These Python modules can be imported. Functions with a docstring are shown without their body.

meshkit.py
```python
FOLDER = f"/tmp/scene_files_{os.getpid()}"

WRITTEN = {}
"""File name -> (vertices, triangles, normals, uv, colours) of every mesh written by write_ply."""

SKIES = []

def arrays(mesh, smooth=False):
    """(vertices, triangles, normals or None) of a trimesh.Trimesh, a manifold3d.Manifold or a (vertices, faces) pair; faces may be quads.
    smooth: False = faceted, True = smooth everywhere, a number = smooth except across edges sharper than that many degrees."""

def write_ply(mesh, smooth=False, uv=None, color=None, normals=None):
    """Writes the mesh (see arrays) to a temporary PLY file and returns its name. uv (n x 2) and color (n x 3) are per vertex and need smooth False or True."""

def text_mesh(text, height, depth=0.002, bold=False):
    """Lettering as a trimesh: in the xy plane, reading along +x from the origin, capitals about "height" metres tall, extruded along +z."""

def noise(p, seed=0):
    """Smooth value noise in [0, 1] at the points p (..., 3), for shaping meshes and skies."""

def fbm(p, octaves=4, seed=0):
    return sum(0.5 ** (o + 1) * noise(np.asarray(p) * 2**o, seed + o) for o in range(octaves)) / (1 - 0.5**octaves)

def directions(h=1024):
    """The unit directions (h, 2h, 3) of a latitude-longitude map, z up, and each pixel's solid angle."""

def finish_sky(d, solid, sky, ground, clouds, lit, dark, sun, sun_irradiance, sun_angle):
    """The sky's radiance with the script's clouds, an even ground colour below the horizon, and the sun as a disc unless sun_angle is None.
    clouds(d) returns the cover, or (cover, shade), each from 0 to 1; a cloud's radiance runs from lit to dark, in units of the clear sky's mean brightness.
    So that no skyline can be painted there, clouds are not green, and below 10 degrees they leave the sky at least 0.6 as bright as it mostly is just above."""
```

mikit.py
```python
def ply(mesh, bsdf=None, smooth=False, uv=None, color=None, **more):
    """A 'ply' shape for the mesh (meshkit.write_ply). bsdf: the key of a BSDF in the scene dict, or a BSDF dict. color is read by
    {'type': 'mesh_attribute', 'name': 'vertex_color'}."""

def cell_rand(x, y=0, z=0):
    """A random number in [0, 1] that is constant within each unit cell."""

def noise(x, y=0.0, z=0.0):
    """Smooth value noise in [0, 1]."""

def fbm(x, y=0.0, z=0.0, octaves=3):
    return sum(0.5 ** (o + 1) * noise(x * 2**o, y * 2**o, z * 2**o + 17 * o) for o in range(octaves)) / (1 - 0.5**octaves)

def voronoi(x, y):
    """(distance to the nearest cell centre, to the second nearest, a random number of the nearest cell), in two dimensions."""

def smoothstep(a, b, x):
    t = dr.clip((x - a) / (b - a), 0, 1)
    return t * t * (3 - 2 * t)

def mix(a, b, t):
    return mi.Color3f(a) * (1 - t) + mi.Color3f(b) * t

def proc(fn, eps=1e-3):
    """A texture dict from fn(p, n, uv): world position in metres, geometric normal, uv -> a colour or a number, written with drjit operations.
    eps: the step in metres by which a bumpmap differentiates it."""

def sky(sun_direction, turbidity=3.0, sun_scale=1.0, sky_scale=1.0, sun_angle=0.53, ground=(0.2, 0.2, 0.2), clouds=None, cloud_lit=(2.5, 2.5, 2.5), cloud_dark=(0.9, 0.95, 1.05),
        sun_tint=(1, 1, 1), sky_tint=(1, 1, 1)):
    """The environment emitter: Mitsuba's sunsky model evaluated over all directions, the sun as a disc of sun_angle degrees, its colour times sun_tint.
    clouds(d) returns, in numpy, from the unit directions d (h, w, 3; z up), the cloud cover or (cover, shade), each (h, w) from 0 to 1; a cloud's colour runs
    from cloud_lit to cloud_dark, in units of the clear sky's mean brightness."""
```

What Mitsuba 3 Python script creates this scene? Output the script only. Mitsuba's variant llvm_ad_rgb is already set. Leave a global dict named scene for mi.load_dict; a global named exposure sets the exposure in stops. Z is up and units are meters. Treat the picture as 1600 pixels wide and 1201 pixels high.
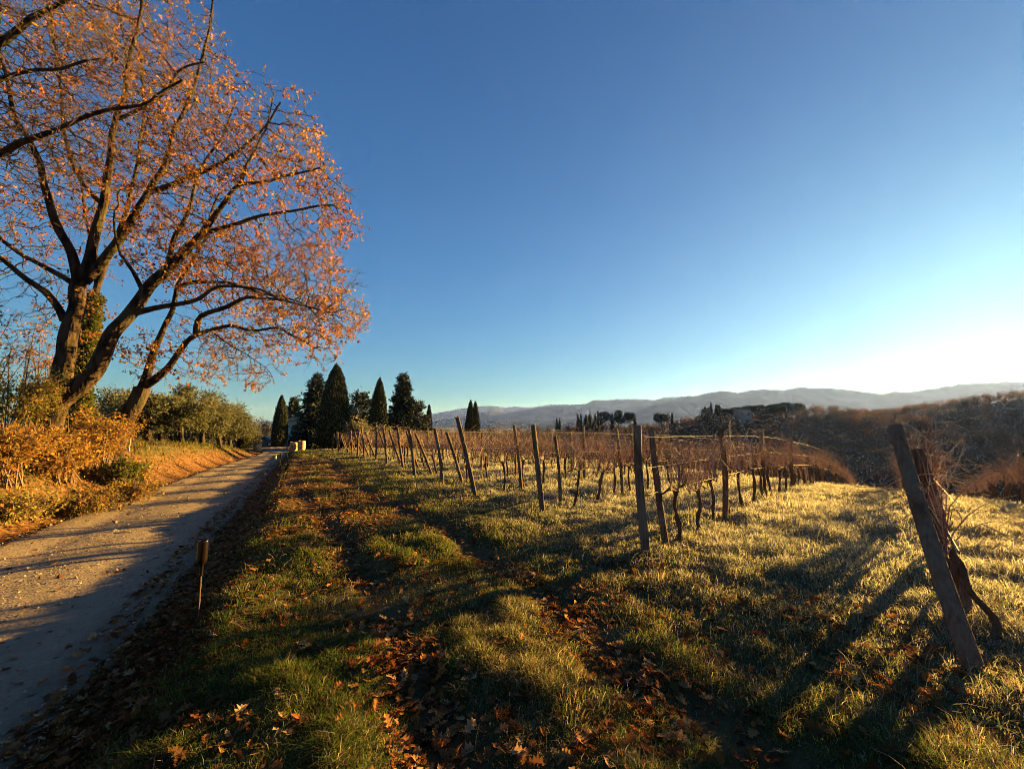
import math
import numpy as np, trimesh, mitsuba as mi, mikit, drjit as dr
from scipy.spatial import cKDTree
from meshkit import fbm as nfbm, noise as nnoise
T = mi.ScalarTransform4f
scene, labels = {}, {}

# ---------------------------------------------------------------- camera, sky, haze, exposure
PITCH = math.atan(61.5 / 620)
EYE = (0.0, 0.0, 1.7)
scene['camera'] = {'type': 'perspective', 'fov': 2 * math.degrees(math.atan(800 / 620)), 'fov_axis': 'x', 'near_clip': 0.05, 'far_clip': 30000.0,
                   'to_world': T().look_at(origin=list(EYE), target=[0, math.cos(PITCH), 1.7 + math.sin(PITCH)], up=[0, 0, 1]),
                   'medium': {'type': 'ref', 'id': 'air'}}
SUN = np.array([0.815, 0.560, 0.160])
scene['sky'] = mikit.sky(SUN.tolist(), turbidity=2.0, sun_scale=6.2, sky_scale=0.72, sun_tint=(1.0, 0.99, 0.79), sky_tint=(0.47, 1.09, 1.86))
scene['air'] = {'type': 'homogeneous', 'albedo': {'type': 'rgb', 'value': [0.95, 0.95, 0.96]},
                'sigma_t': {'type': 'rgb', 'value': [0.000010, 0.000018, 0.00007]}, 'phase': {'type': 'hg', 'g': 0.43}}
exposure = 2.52

# ---------------------------------------------------------------- helpers
def R(seed): return np.random.default_rng(seed)
def unit(v): return v / np.maximum(np.linalg.norm(v, axis=-1, keepdims=True), 1e-9)
def sst(a, b, x):
    t = np.clip((x - a) / (b - a), 0, 1)
    return t * t * (3 - 2 * t)

def tubes(P, Rr, sides=3, cap=False, jit=None):
    """Many polylines P (n,k,3) with radii Rr (n,k) as tubes: (vertices, triangles)."""
    P = np.asarray(P, float); n, k, _ = P.shape
    Rr = np.broadcast_to(np.asarray(Rr, float), (n, k))
    t = unit(np.gradient(P, axis=1))
    c = unit(P[:, -1] - P[:, 0])
    ref = unit(np.cross(c, np.where(np.abs(c[:, 2:3]) < 0.8, [[0.13, 0.2, 1.0]], [[1.0, 0.21, 0.1]])))
    a = unit(np.cross(t, ref[:, None, :])); b = np.cross(t, a)
    th = np.arange(sides) * 2 * np.pi / sides
    off = np.cos(th)[None, None, :, None] * a[:, :, None] + np.sin(th)[None, None, :, None] * b[:, :, None]
    rr = Rr[:, :, None, None] * (1 if jit is None else jit[:, :, :, None])
    V = (P[:, :, None] + off * rr).reshape(-1, 3)
    i, j = np.meshgrid(np.arange(k - 1), np.arange(sides), indexing='ij')
    q = np.stack([i * sides + j, i * sides + (j + 1) % sides, (i + 1) * sides + (j + 1) % sides, (i + 1) * sides + j], -1).reshape(-1, 4)
    f = np.vstack([q[:, [0, 2, 1]], q[:, [0, 3, 2]]])
    if cap:
        m = (k - 1) * sides
        f = np.vstack([f, [[m, m + x, m + x + 1] for x in range(1, sides - 1)], [[0, x + 1, x] for x in range(1, sides - 1)]])
    F = (f[None] + (np.arange(n) * k * sides)[:, None, None]).reshape(-1, 3)
    return V, F

class MB:
    """Collects vertices, triangles and vertex colours of ONE mesh."""
    def __init__(self): self.v, self.f, self.c, self.n = [], [], [], 0
    def add(self, V, F, C=(0.5, 0.5, 0.5)):
        if len(V) == 0: return self
        self.v.append(V); self.f.append(np.asarray(F) + self.n); self.n += len(V)
        self.c.append(np.broadcast_to(np.asarray(C, float), (len(V), 3)))
        return self
    def ply(self, bsdf, smooth=False, color=True):
        return mikit.ply((np.vstack(self.v), np.vstack(self.f)), bsdf, smooth, color=np.vstack(self.c) if color else None)

used = {}
def number(key):
    used[key] = used.get(key, -1) + 1
    return key if used[key] == 0 else '%s_%03d' % (key, used[key])
def put(key, shape, parent=None, **lab):
    key = number(parent + '__' + key if parent else key)
    scene[key] = shape
    if lab: labels[key] = lab
    return key
def thing(name, label, category, group=None):
    key = number(name)
    labels[key] = {'label': label, 'category': category}
    if group: labels[key]['group'] = group
    return key
def moved(shape, m): return {**shape, 'to_world': m}

def frames(n, rng, up=None, tilt=None):
    """Random orthonormal (direction, side, normal)."""
    d = unit(rng.normal(size=(n, 3)))
    s = unit(np.cross(d, unit(rng.normal(size=(n, 3)))))
    return d, s, np.cross(d, s)

def leaves(p, d, s, L, Wd, fold=0.25):
    """Leaves as two triangles folded on the midrib: base p, direction d, side s."""
    n = len(p); nn = np.cross(d, s); L = np.broadcast_to(L, (n,))[:, None]; Wd = np.broadcast_to(Wd, (n,))[:, None]
    mid = p + d * L * 0.55
    V = np.stack([p, mid + s * Wd / 2 + nn * Wd * fold, p + d * L + nn * L * 0.1, mid - s * Wd / 2 + nn * Wd * fold], 1).reshape(-1, 3)
    f = np.array([[0, 1, 2], [0, 2, 3]])
    return V, (f[None] + (np.arange(n) * 4)[:, None, None]).reshape(-1, 3)
def tris(p, d, s, L, Wd):
    n = len(p); L = np.broadcast_to(L, (n,))[:, None]; Wd = np.broadcast_to(Wd, (n,))[:, None]
    V = np.stack([p - s * Wd / 2, p + s * Wd / 2, p + d * L], 1).reshape(-1, 3)
    return V, np.arange(3 * n).reshape(-1, 3)
def pick(pal, n, rng, jitter=0.18):
    pal = np.asarray(pal, float)
    c = pal[rng.integers(0, len(pal), n)]
    return np.clip(c * (1 + rng.normal(size=(n, 1)) * jitter) * (1 + rng.normal(size=(n, 3)) * 0.05), 0.004, 0.9)

def lathe(prof, sides=24):
    """Closed solid of revolution about z from (r, z) points."""
    prof = np.asarray(prof, float); k = len(prof); th = np.arange(sides) * 2 * np.pi / sides
    V = np.stack([prof[:, None, 0] * np.cos(th), prof[:, None, 0] * np.sin(th), np.broadcast_to(prof[:, 1:2], (k, sides))], -1).reshape(-1, 3)
    i, j = np.meshgrid(np.arange(k - 1), np.arange(sides), indexing='ij')
    q = np.stack([i * sides + j, i * sides + (j + 1) % sides, (i + 1) * sides + (j + 1) % sides, (i + 1) * sides + j], -1).reshape(-1, 4)
    return V, np.vstack([q[:, [0, 1, 2]], q[:, [0, 2, 3]]])
def box(x0, x1, y0, y1, z0, z1):
    b = trimesh.creation.box(extents=(x1 - x0, y1 - y0, z1 - z0)); b.apply_translation([(x0 + x1) / 2, (y0 + y1) / 2, (z0 + z1) / 2])
    return np.array(b.vertices), np.array(b.faces)

# ---------------------------------------------------------------- the lie of the land
def to_st(x, y): return 0.866 * x + 0.5 * y, -0.5 * x + 0.866 * y
def to_xy(s, t): return 0.866 * s - 0.5 * t, 0.5 * s + 0.866 * t
def road_edges(t):
    t = np.clip(t, -30, 48)
    return -4.85 + 0.072 * t, -1.35 + 0.0465 * t            # left, right
ROW = unit(np.array([0.690, 0.724]))
CX = [-400, -60, 27, 77, 96, 115, 135, 177, 198, 208, 231, 249, 270, 293, 308, 347, 420, 700]
CZ = [-8, -8, -6, -4.5, -3, 2.0, 3.0, 6.5, 7.5, 3.5, 7, 7.5, 10.5, 14.5, 16.5, 20, 24, 24]
def land(x, y):
    s, t = to_st(x, y)
    z = -0.00045 * np.clip(t, 0, 60) ** 2
    ss = np.maximum(s - 4.0, 0)
    z = z - np.where(ss < 55, 0.0034 * ss ** 2, 0.0034 * 55 ** 2 + 0.374 * (ss - 55))
    opp = np.interp(x, CX, CZ) - np.where(y < 240, 0.21 * (240 - y), 0.12 * (y - 240))
    opp = opp - 40 * sst(0, 1, (60 - y) / 60) - 30 * sst(-60, -200, x)
    z = np.logaddexp(z * 0.5, opp * 0.5) / 0.5 if np.ndim(z) else float(np.logaddexp(z * 0.5, opp * 0.5) / 0.5)
    return np.maximum(z, -26.0 + 0.02 * z)
def track(s, t):
    'Two worn wheel tracks in the meadow, along the road.'
    w = 0.25 * np.sin(t * 0.33)
    return (np.exp(-((s - 0.65 - w) / 0.24) ** 2) + np.exp(-((s - 2.15 - w) / 0.24) ** 2)) * (1 - sst(26, 34, t))
def ground_z(x, y):
    x, y = np.asarray(x, float), np.asarray(y, float)
    s, t = to_st(x, y)
    z = land(x, y)
    sl, sr = road_edges(t)
    keep = 1 - sst(40, 50, t)
    side = sst(0, 0.95, s - sr)                              # from the road up to the meadow
    bank = (0.95 * (1 - 0.55 * sst(26, 44, t)) + 0.3) * sst(0, 1.9, sl - s) + 0.05 * np.clip(sl - s - 1.5, 0, 9)
    cut = np.where(s > (sl + sr) / 2, -0.3 * (1 - side), -0.3 + bank)
    z = z + cut * keep
    off = np.maximum(np.maximum(s - sr, sl - s), 0)
    z = z - 0.045 * track(s, t)
    lump = sst(0.1, 1.0, off) * (1 - sst(60, 120, np.hypot(x, y)))
    p = np.stack([x, y, 0 * x], -1)
    z = z + lump * (0.16 * (nfbm(p * 0.55, 2, 3) - 0.5) + 0.085 * (nnoise(p * 1.9, 8) - 0.5) + 0.04 * (nnoise(p * 5.3, 18) - 0.5))
    return z
def on_road_z(x, y):
    s, t = to_st(np.asarray(x, float), np.asarray(y, float))
    sl, sr = road_edges(t)
    u = np.clip((s - sl) / (sr - sl), 0, 1)
    rut = -0.025 * (np.exp(-((u - 0.27) / 0.1) ** 2) + np.exp(-((u - 0.73) / 0.1) ** 2))
    p = np.stack([s * 1.0, t, 0 * s], -1)
    return land(x, y) - 0.3 * (1 - sst(40, 50, t)) + 0.045 + rut + 0.03 * (nfbm(p * 1.3, 3, 5) - 0.5)

# ---------------------------------------------------------------- materials
VC = {'type': 'mesh_attribute', 'name': 'vertex_color'}
def pr(base, rough=0.8, **k): return {'type': 'principled', 'base_color': base if isinstance(base, dict) else {'type': 'rgb', 'value': list(base)}, 'roughness': rough, 'specular': k.pop('specular', 0.3), **k}
def two(b): return {'type': 'twosided', 'bsdf': b}
def mat(key, b): scene['mat_' + key] = b
def thin(trans, rough=0.6): return {'type': 'principledthin', 'base_color': VC, 'roughness': rough, 'diff_trans': trans, 'spec_trans': 0.0, 'eta': 1.3}
mat('leaf', thin(0.95, 0.5)); mat('grass', thin(1.05, 0.45)); mat('litter', thin(0.5, 0.6))
mat('needle', two(pr(VC, 0.75, specular=0.2))); mat('twig', two(pr(VC, 0.8, specular=0.3))); mat('cane', two(pr(VC, 0.8, specular=0.2)))

def f_ground(p, n, uv):
    s, t = 0.866 * p.x + 0.5 * p.y, -0.5 * p.x + 0.866 * p.y
    tc = dr.clip(t, -30, 48)
    sl, sr = -4.85 + 0.072 * tc, -1.35 + 0.0465 * tc
    big = mikit.fbm(p.x * 0.35, p.y * 0.35, 0, 3); fine = mikit.fbm(p.x * 14, p.y * 14, 0, 3)
    grass = mikit.mix((0.022, 0.026, 0.009), (0.070, 0.060, 0.026), mikit.smoothstep(0.3, 0.7, big * 0.4 + fine * 0.6))
    grass = mikit.mix(grass, (0.12, 0.10, 0.05), mikit.smoothstep(3, 12, s) * 0.5)
    leafy = mikit.mix((0.040, 0.021, 0.010), (0.125, 0.062, 0.026), mikit.smoothstep(0.25, 0.75, fine))
    edge = (big - 0.5) * 1.4
    strip = (1 - mikit.smoothstep(0.35, 0.95, s - sr + edge)) * 0.9
    patch = mikit.smoothstep(4, 9, t) * (1 - mikit.smoothstep(22, 32, t)) * (1 - mikit.smoothstep(1.6, 3.4, s + edge)) * 0.75
    left = mikit.smoothstep(0.2, -0.4, s - sl) * mikit.mix(mi.Color3f(0.9), mi.Color3f(0.3), mikit.smoothstep(0.9, 2.2, sl - s + edge)).x * (1 - mikit.smoothstep(5.0, 8.0, sl - s))
    c = mikit.mix(grass, leafy, dr.clip(dr.maximum(dr.maximum(strip, patch), left), 0, 1))
    wt = 0.25 * dr.sin(t * 0.33)
    trk = (dr.exp(-dr.square((s - 0.65 - wt) / 0.26)) + dr.exp(-dr.square((s - 2.15 - wt) / 0.26))) * (1 - mikit.smoothstep(26, 34, t))
    c = mikit.mix(c, mikit.mix((0.030, 0.020, 0.012), (0.085, 0.052, 0.028), fine), dr.clip(trk, 0, 1) * 0.6)
    r = dr.sqrt(p.x * p.x + p.y * p.y)
    wood = mikit.mix((0.045, 0.032, 0.02), (0.085, 0.055, 0.032), mikit.fbm(p.x * 0.06, p.y * 0.06, 0, 4))
    plain = mikit.mix((0.06, 0.07, 0.035), (0.14, 0.12, 0.08), mikit.fbm(p.x * 0.004, p.y * 0.007, 0, 4))
    c = mikit.mix(c, wood, mikit.smoothstep(50, 70, s) * (1 - mikit.smoothstep(330, 420, r)))
    c = mikit.mix(c, mikit.mix((0.030, 0.032, 0.012), (0.075, 0.062, 0.024), fine), mikit.smoothstep(0.9, 1.8, sl - s + edge) * (1 - mikit.smoothstep(330, 420, r)))
    return mikit.mix(c, plain, mikit.smoothstep(330, 420, r))
mat('ground', two(pr(mikit.proc(f_ground), 0.95, specular=0.1)))

def f_road(p, n, uv):
    s, t = 0.866 * p.x + 0.5 * p.y, -0.5 * p.x + 0.866 * p.y
    tc = dr.clip(t, -30, 48)
    sl, sr = -4.85 + 0.072 * tc, -1.35 + 0.0465 * tc
    u = (s - sl) / (sr - sl)
    fine = mikit.fbm(p.x * 30, p.y * 30, 0, 3); mid = mikit.fbm(p.x * 3, p.y * 3, 5, 3); lng = mikit.fbm(s * 2.5, t * 0.35, 9, 3)
    c = mikit.mix((0.066, 0.054, 0.040), (0.215, 0.176, 0.128), dr.clip(0.45 * fine + 0.35 * mid + 0.35 * lng - 0.05, 0, 1))
    track = dr.exp(-dr.square((u - 0.27) / 0.11)) + dr.exp(-dr.square((u - 0.73) / 0.11))
    c = mikit.mix(c, (0.205, 0.163, 0.112), dr.clip(track * 0.35, 0, 1))
    peb = mikit.voronoi(p.x * 24, p.y * 24)
    c = c * (1 - 0.35 * mikit.smoothstep(0.28, 0.1, peb[0]) * mikit.smoothstep(0.72, 0.8, peb[2]))
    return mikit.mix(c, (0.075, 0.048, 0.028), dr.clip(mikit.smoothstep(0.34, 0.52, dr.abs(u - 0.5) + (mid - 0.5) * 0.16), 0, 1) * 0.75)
def f_road_h(p, n, uv):
    v = mikit.voronoi(p.x * 30, p.y * 30)
    return 0.006 * mikit.smoothstep(0.5, 0.05, v[0]) * v[2] + 0.010 * mikit.fbm(p.x * 12, p.y * 12, 0, 3)
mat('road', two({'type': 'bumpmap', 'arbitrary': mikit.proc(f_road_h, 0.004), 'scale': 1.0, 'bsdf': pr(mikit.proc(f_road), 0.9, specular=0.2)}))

def f_bark(p, n, uv):
    q = mikit.fbm(p.x * 9, p.y * 9, p.z * 2.2, 3); m = mikit.fbm(p.x * 1.5 + 4, p.y * 1.5, p.z * 1.2, 2)
    c = mikit.mix((0.008, 0.0058, 0.004), (0.050, 0.034, 0.023), mikit.smoothstep(0.28, 0.72, q))
    return mikit.mix(c, (0.055, 0.055, 0.028), mikit.smoothstep(0.55, 0.75, m) * 0.5)
def f_bark_h(p, n, uv): return 0.065 * mikit.fbm(p.x * 13, p.y * 13, p.z * 3, 3)
mat('bark', two({'type': 'bumpmap', 'arbitrary': mikit.proc(f_bark_h, 0.01), 'scale': 1.0, 'bsdf': pr(mikit.proc(f_bark), 0.9, specular=0.15)}))
def f_crack(p): return mikit.smoothstep(0.05, 0.0, dr.abs(mikit.fbm(p.x * 30, p.y * 30, p.z * 0.5, 2) - 0.5)) * mikit.smoothstep(0.35, 0.6, mikit.noise(p.x * 9, p.y * 9, p.z * 2))
def f_wood(p, n, uv):
    q = mikit.fbm(p.x * 55, p.y * 55, p.z * 2.5, 3); m = mikit.fbm(p.x * 5, p.y * 5, p.z * 2.5, 3)
    c = mikit.mix((0.040, 0.026, 0.017), (0.17, 0.112, 0.075), mikit.smoothstep(0.25, 0.75, 0.6 * q + 0.4 * m))
    c = mikit.mix(c, (0.12, 0.105, 0.085), mikit.smoothstep(0.5, 0.7, m) * 0.6)
    return mikit.mix(c, (0.020, 0.014, 0.011), f_crack(p) * 0.22)
def f_wood_h(p, n, uv): return 0.007 * mikit.fbm(p.x * 60, p.y * 60, p.z * 3, 3) - 0.003 * f_crack(p)
mat('post', two({'type': 'bumpmap', 'arbitrary': mikit.proc(f_wood_h, 0.003), 'scale': 1.0, 'bsdf': pr(mikit.proc(f_wood), 0.85, specular=0.2)}))
def f_vine(p, n, uv): return mikit.mix((0.025, 0.015, 0.010), (0.13, 0.08, 0.05), mikit.fbm(p.x * 40, p.y * 40, p.z * 8, 3))
mat('vine', two(pr(mikit.proc(f_vine), 0.9, specular=0.15)))
mat('wire', two(pr((0.26, 0.22, 0.18), 0.6, metallic=0.3)))
def f_hill(p, n, uv):
    a = mikit.fbm(p.x * 0.006, p.y * 0.006, p.z * 0.01, 5)
    return mikit.mix((0.016, 0.024, 0.020), (0.045, 0.045, 0.034), mikit.smoothstep(0.3, 0.7, a))
mat('hill', two(pr(mikit.proc(f_hill), 1.0, specular=0.0)))
mat('bottle', pr((0.007, 0.004, 0.003), 0.22, specular=0.25))
mat('wood', {**thin(0.6, 1.0), 'eta': 1.02})
mat('rust', two(pr((0.09, 0.06, 0.04), 0.6, metallic=0.2)))
def f_plaster(p, n, uv):
    a = mikit.fbm(p.x * 0.9, p.y * 0.9, p.z * 0.35, 4); b = mikit.fbm(p.x * 5, p.y * 5, p.z * 0.7, 3)
    return mikit.mix((0.36, 0.33, 0.28), (0.56, 0.53, 0.47), mikit.smoothstep(0.25, 0.75, 0.6 * a + 0.4 * b))
mat('plaster', two(pr(mikit.proc(f_plaster), 0.9, specular=0.1)))
mat('render', two(pr((0.22, 0.20, 0.17), 0.9)))
def f_tile(p, n, uv): return mikit.mix((0.16, 0.09, 0.06), (0.32, 0.18, 0.11), mikit.cell_rand(p.x * 3, p.y * 3, p.z * 3))
mat('tile', two(pr(mikit.proc(f_tile), 0.85))); mat('dark', two(pr((0.03, 0.028, 0.026), 0.4))); mat('pane', pr((0.02, 0.025, 0.03), 0.08, specular=0.7))
mat('car', pr((0.015, 0.025, 0.055), 0.25, clearcoat=1.0, specular=0.5)); mat('tyre', two(pr((0.02, 0.02, 0.02), 0.8))); mat('rim', two(pr((0.4, 0.4, 0.42), 0.3, metallic=0.9)))
mat('lamp', pr((0.6, 0.6, 0.58), 0.15, specular=0.6)); mat('redlamp', pr((0.25, 0.02, 0.02), 0.2))
def f_stave(p, n, uv): return mikit.mix((0.30, 0.19, 0.09), (0.55, 0.38, 0.20), mikit.fbm(p.x * 14, p.y * 14, p.z * 1.2, 3))
mat('stave', two(pr(mikit.proc(f_stave), 0.7))); mat('hoop', two(pr((0.10, 0.085, 0.07), 0.5, metallic=0.6)))
mat('paleguard', two(pr((0.36, 0.32, 0.26), 0.7))); mat('stone', two(pr(VC, 0.9, specular=0.15)))

# ---------------------------------------------------------------- ground, road, hills
def polar_ground():
    az = np.concatenate([np.linspace(-62, 62, 520), np.linspace(62, 298, 92)[1:-1]])
    r = np.concatenate([[0.0], np.geomspace(0.5, 60, 210), np.geomspace(62, 420, 100), np.geomspace(430, 12000, 40)])
    A, Q = np.meshgrid(np.radians(az), r, indexing='ij'); n, k = A.shape
    x, y = Q * np.sin(A), Q * np.cos(A); z = ground_z(x, y)
    s, t = to_st(x, y); sl, sr = road_edges(t)
    inside = np.minimum(s - sl, sr - s)
    z = z - 0.10 * sst(0.0, 0.25, inside) * ((t > -12) & (t < 72))
    V = np.stack([x, y, z], -1).reshape(-1, 3)
    i, j = np.meshgrid(np.arange(n), np.arange(k - 1), indexing='ij'); i2 = (i + 1) % n
    q = np.stack([i * k + j, i * k + j + 1, i2 * k + j + 1, i2 * k + j], -1).reshape(-1, 4)
    return V, np.vstack([q[:, [0, 2, 1]], q[:, [0, 3, 2]]])
scene['ground'] = mikit.ply(polar_ground(), 'mat_ground', True)
labels['ground'] = {'label': 'grassy ground of the headland, vineyard and valley', 'kind': 'structure'}

def road_mesh():
    t = np.concatenate([np.arange(-10, 14, 0.06), np.arange(14, 70, 0.25)])
    w = np.linspace(-0.06, 1.06, 60)
    wob = lambda q: 0.16 * (nfbm(np.stack([q * 0.8, 0 * q, 0 * q], -1), 3, 21) - 0.5), lambda q: 0.22 * (nfbm(np.stack([q * 0.9, 0 * q + 7, 0 * q], -1), 3, 22) - 0.5)
    sl, sr = road_edges(t)
    wide = 2.5 * sst(48, 56, t)
    S = (sl - wob[0](t) - wide)[:, None] * (1 - w) + (sr + wob[1](t) + wide)[:, None] * w
    Tt = np.broadcast_to(t[:, None], S.shape)
    x, y = to_xy(S, Tt); z = on_road_z(x, y) - 0.09 * (sst(0.94, 1.06, w) + sst(0.06, -0.06, w))
    V = np.stack([x, y, z], -1).reshape(-1, 3); n, k = S.shape
    i, j = np.meshgrid(np.arange(n - 1), np.arange(k - 1), indexing='ij')
    q = np.stack([i * k + j, i * k + j + 1, (i + 1) * k + j + 1, (i + 1) * k + j], -1).reshape(-1, 4)
    return V, np.vstack([q[:, [0, 1, 2]], q[:, [0, 2, 3]]])
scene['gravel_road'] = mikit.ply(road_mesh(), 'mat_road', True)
labels['gravel_road'] = {'label': 'pale gravel road running up to the house', 'kind': 'structure'}

def ridge(name, D, prof, depth, seed, base=-30.0, rough=0.04, cell=600.0):
    """A hill range: crest line given as (x offset per metre of depth, height per metre of depth above the eye), standing D metres away."""
    u = np.linspace(prof[0][0], prof[-1][0], 700); v = np.interp(u, [p[0] for p in prof], [p[1] for p in prof])
    w = np.concatenate([np.linspace(-1, 0, 26), np.linspace(0, 1, 10)[1:]])
    U, Wm = np.meshgrid(u, w, indexing='ij')
    Y = D + Wm * depth; X = U * D * (1 + 0.12 * Wm)
    top = 1.7 + v * D
    nz = nfbm(np.stack([X / cell, Y / cell, 0 * X + seed], -1), 5, seed) - 0.5
    sp = np.abs(nfbm(np.stack([X / cell * 1.7, Y / cell * 0.5, 0 * X + seed], -1), 3, seed + 7) - 0.5)
    prof_w = np.cos(np.clip(np.abs(Wm), 0, 1) * np.pi / 2) ** 1.3
    Z = base + (top[:, None] - base) * prof_w + (nz * 0.45 + (0.16 - sp) * 0.5) * (top[:, None] - base) * np.sin(np.clip(-Wm, 0, 1) * np.pi) ** 0.8
    Z = np.minimum(Z, np.maximum(1.7 + v[:, None] * Y * 0.985, base + 1) + 1e9 * (np.abs(Wm) < 0.02))
    Z += (np.abs(Wm) < 0.5) * rough * (nfbm(np.stack([X / 60, Y / 60, 0 * X], -1), 3, seed + 3) - 0.5) * (top[:, None] - base)
    V = np.stack([X, Y, Z], -1).reshape(-1, 3); n, k = X.shape
    i, j = np.meshgrid(np.arange(n - 1), np.arange(k - 1), indexing='ij')
    q = np.stack([i * k + j, (i + 1) * k + j, (i + 1) * k + j + 1, i * k + j + 1], -1).reshape(-1, 4)
    scene[name] = mikit.ply((V, np.vstack([q[:, [0, 1, 2]], q[:, [0, 2, 3]]])), 'mat_hill', True)
    labels[name] = {'label': 'hazy blue wooded hill range on the horizon', 'kind': 'structure'}
def prof(pts): return [((px - 800) / 620 * 0.995, (662 - py) / 620) for px, py in pts]
ridge('hills', 8600, prof([(-300, 655), (150, 652), (380, 657), (480, 661), (600, 656), (680, 646), (715, 639), (747, 635), (770, 634), (790, 637), (802, 635), (825, 637), (862, 632), (907, 632), (1000, 632), (1300, 640), (2000, 640)]), 1800, 3, cell=900)
ridge('hills_001', 5200, prof([(640, 664), (720, 652), (747, 646), (765, 642), (790, 645), (815, 641), (852, 635), (890, 633), (915, 631), (927, 626), (965, 624), (1002, 624), (1025, 625), (1040, 621), (1080, 619), (1150, 622), (1400, 630), (2100, 630)]), 1300, 5, cell=700)
ridge('hills_002', 3600, prof([(740, 668), (770, 657), (830, 657), (900, 655), (960, 653), (997, 645), (1015, 635), (1040, 625), (1085, 619), (1115, 613), (1130, 611), (1150, 614), (1185, 609), (1227, 610), (1250, 605), (1272, 606), (1306, 608), (1327, 613), (1360, 616), (1380, 616), (1404, 612), (1424, 613), (1460, 608), (1500, 601), (1540, 598), (1584, 596), (1640, 597), (1750, 590), (1900, 600), (2200, 610)]), 1000, 9, cell=500)

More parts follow.
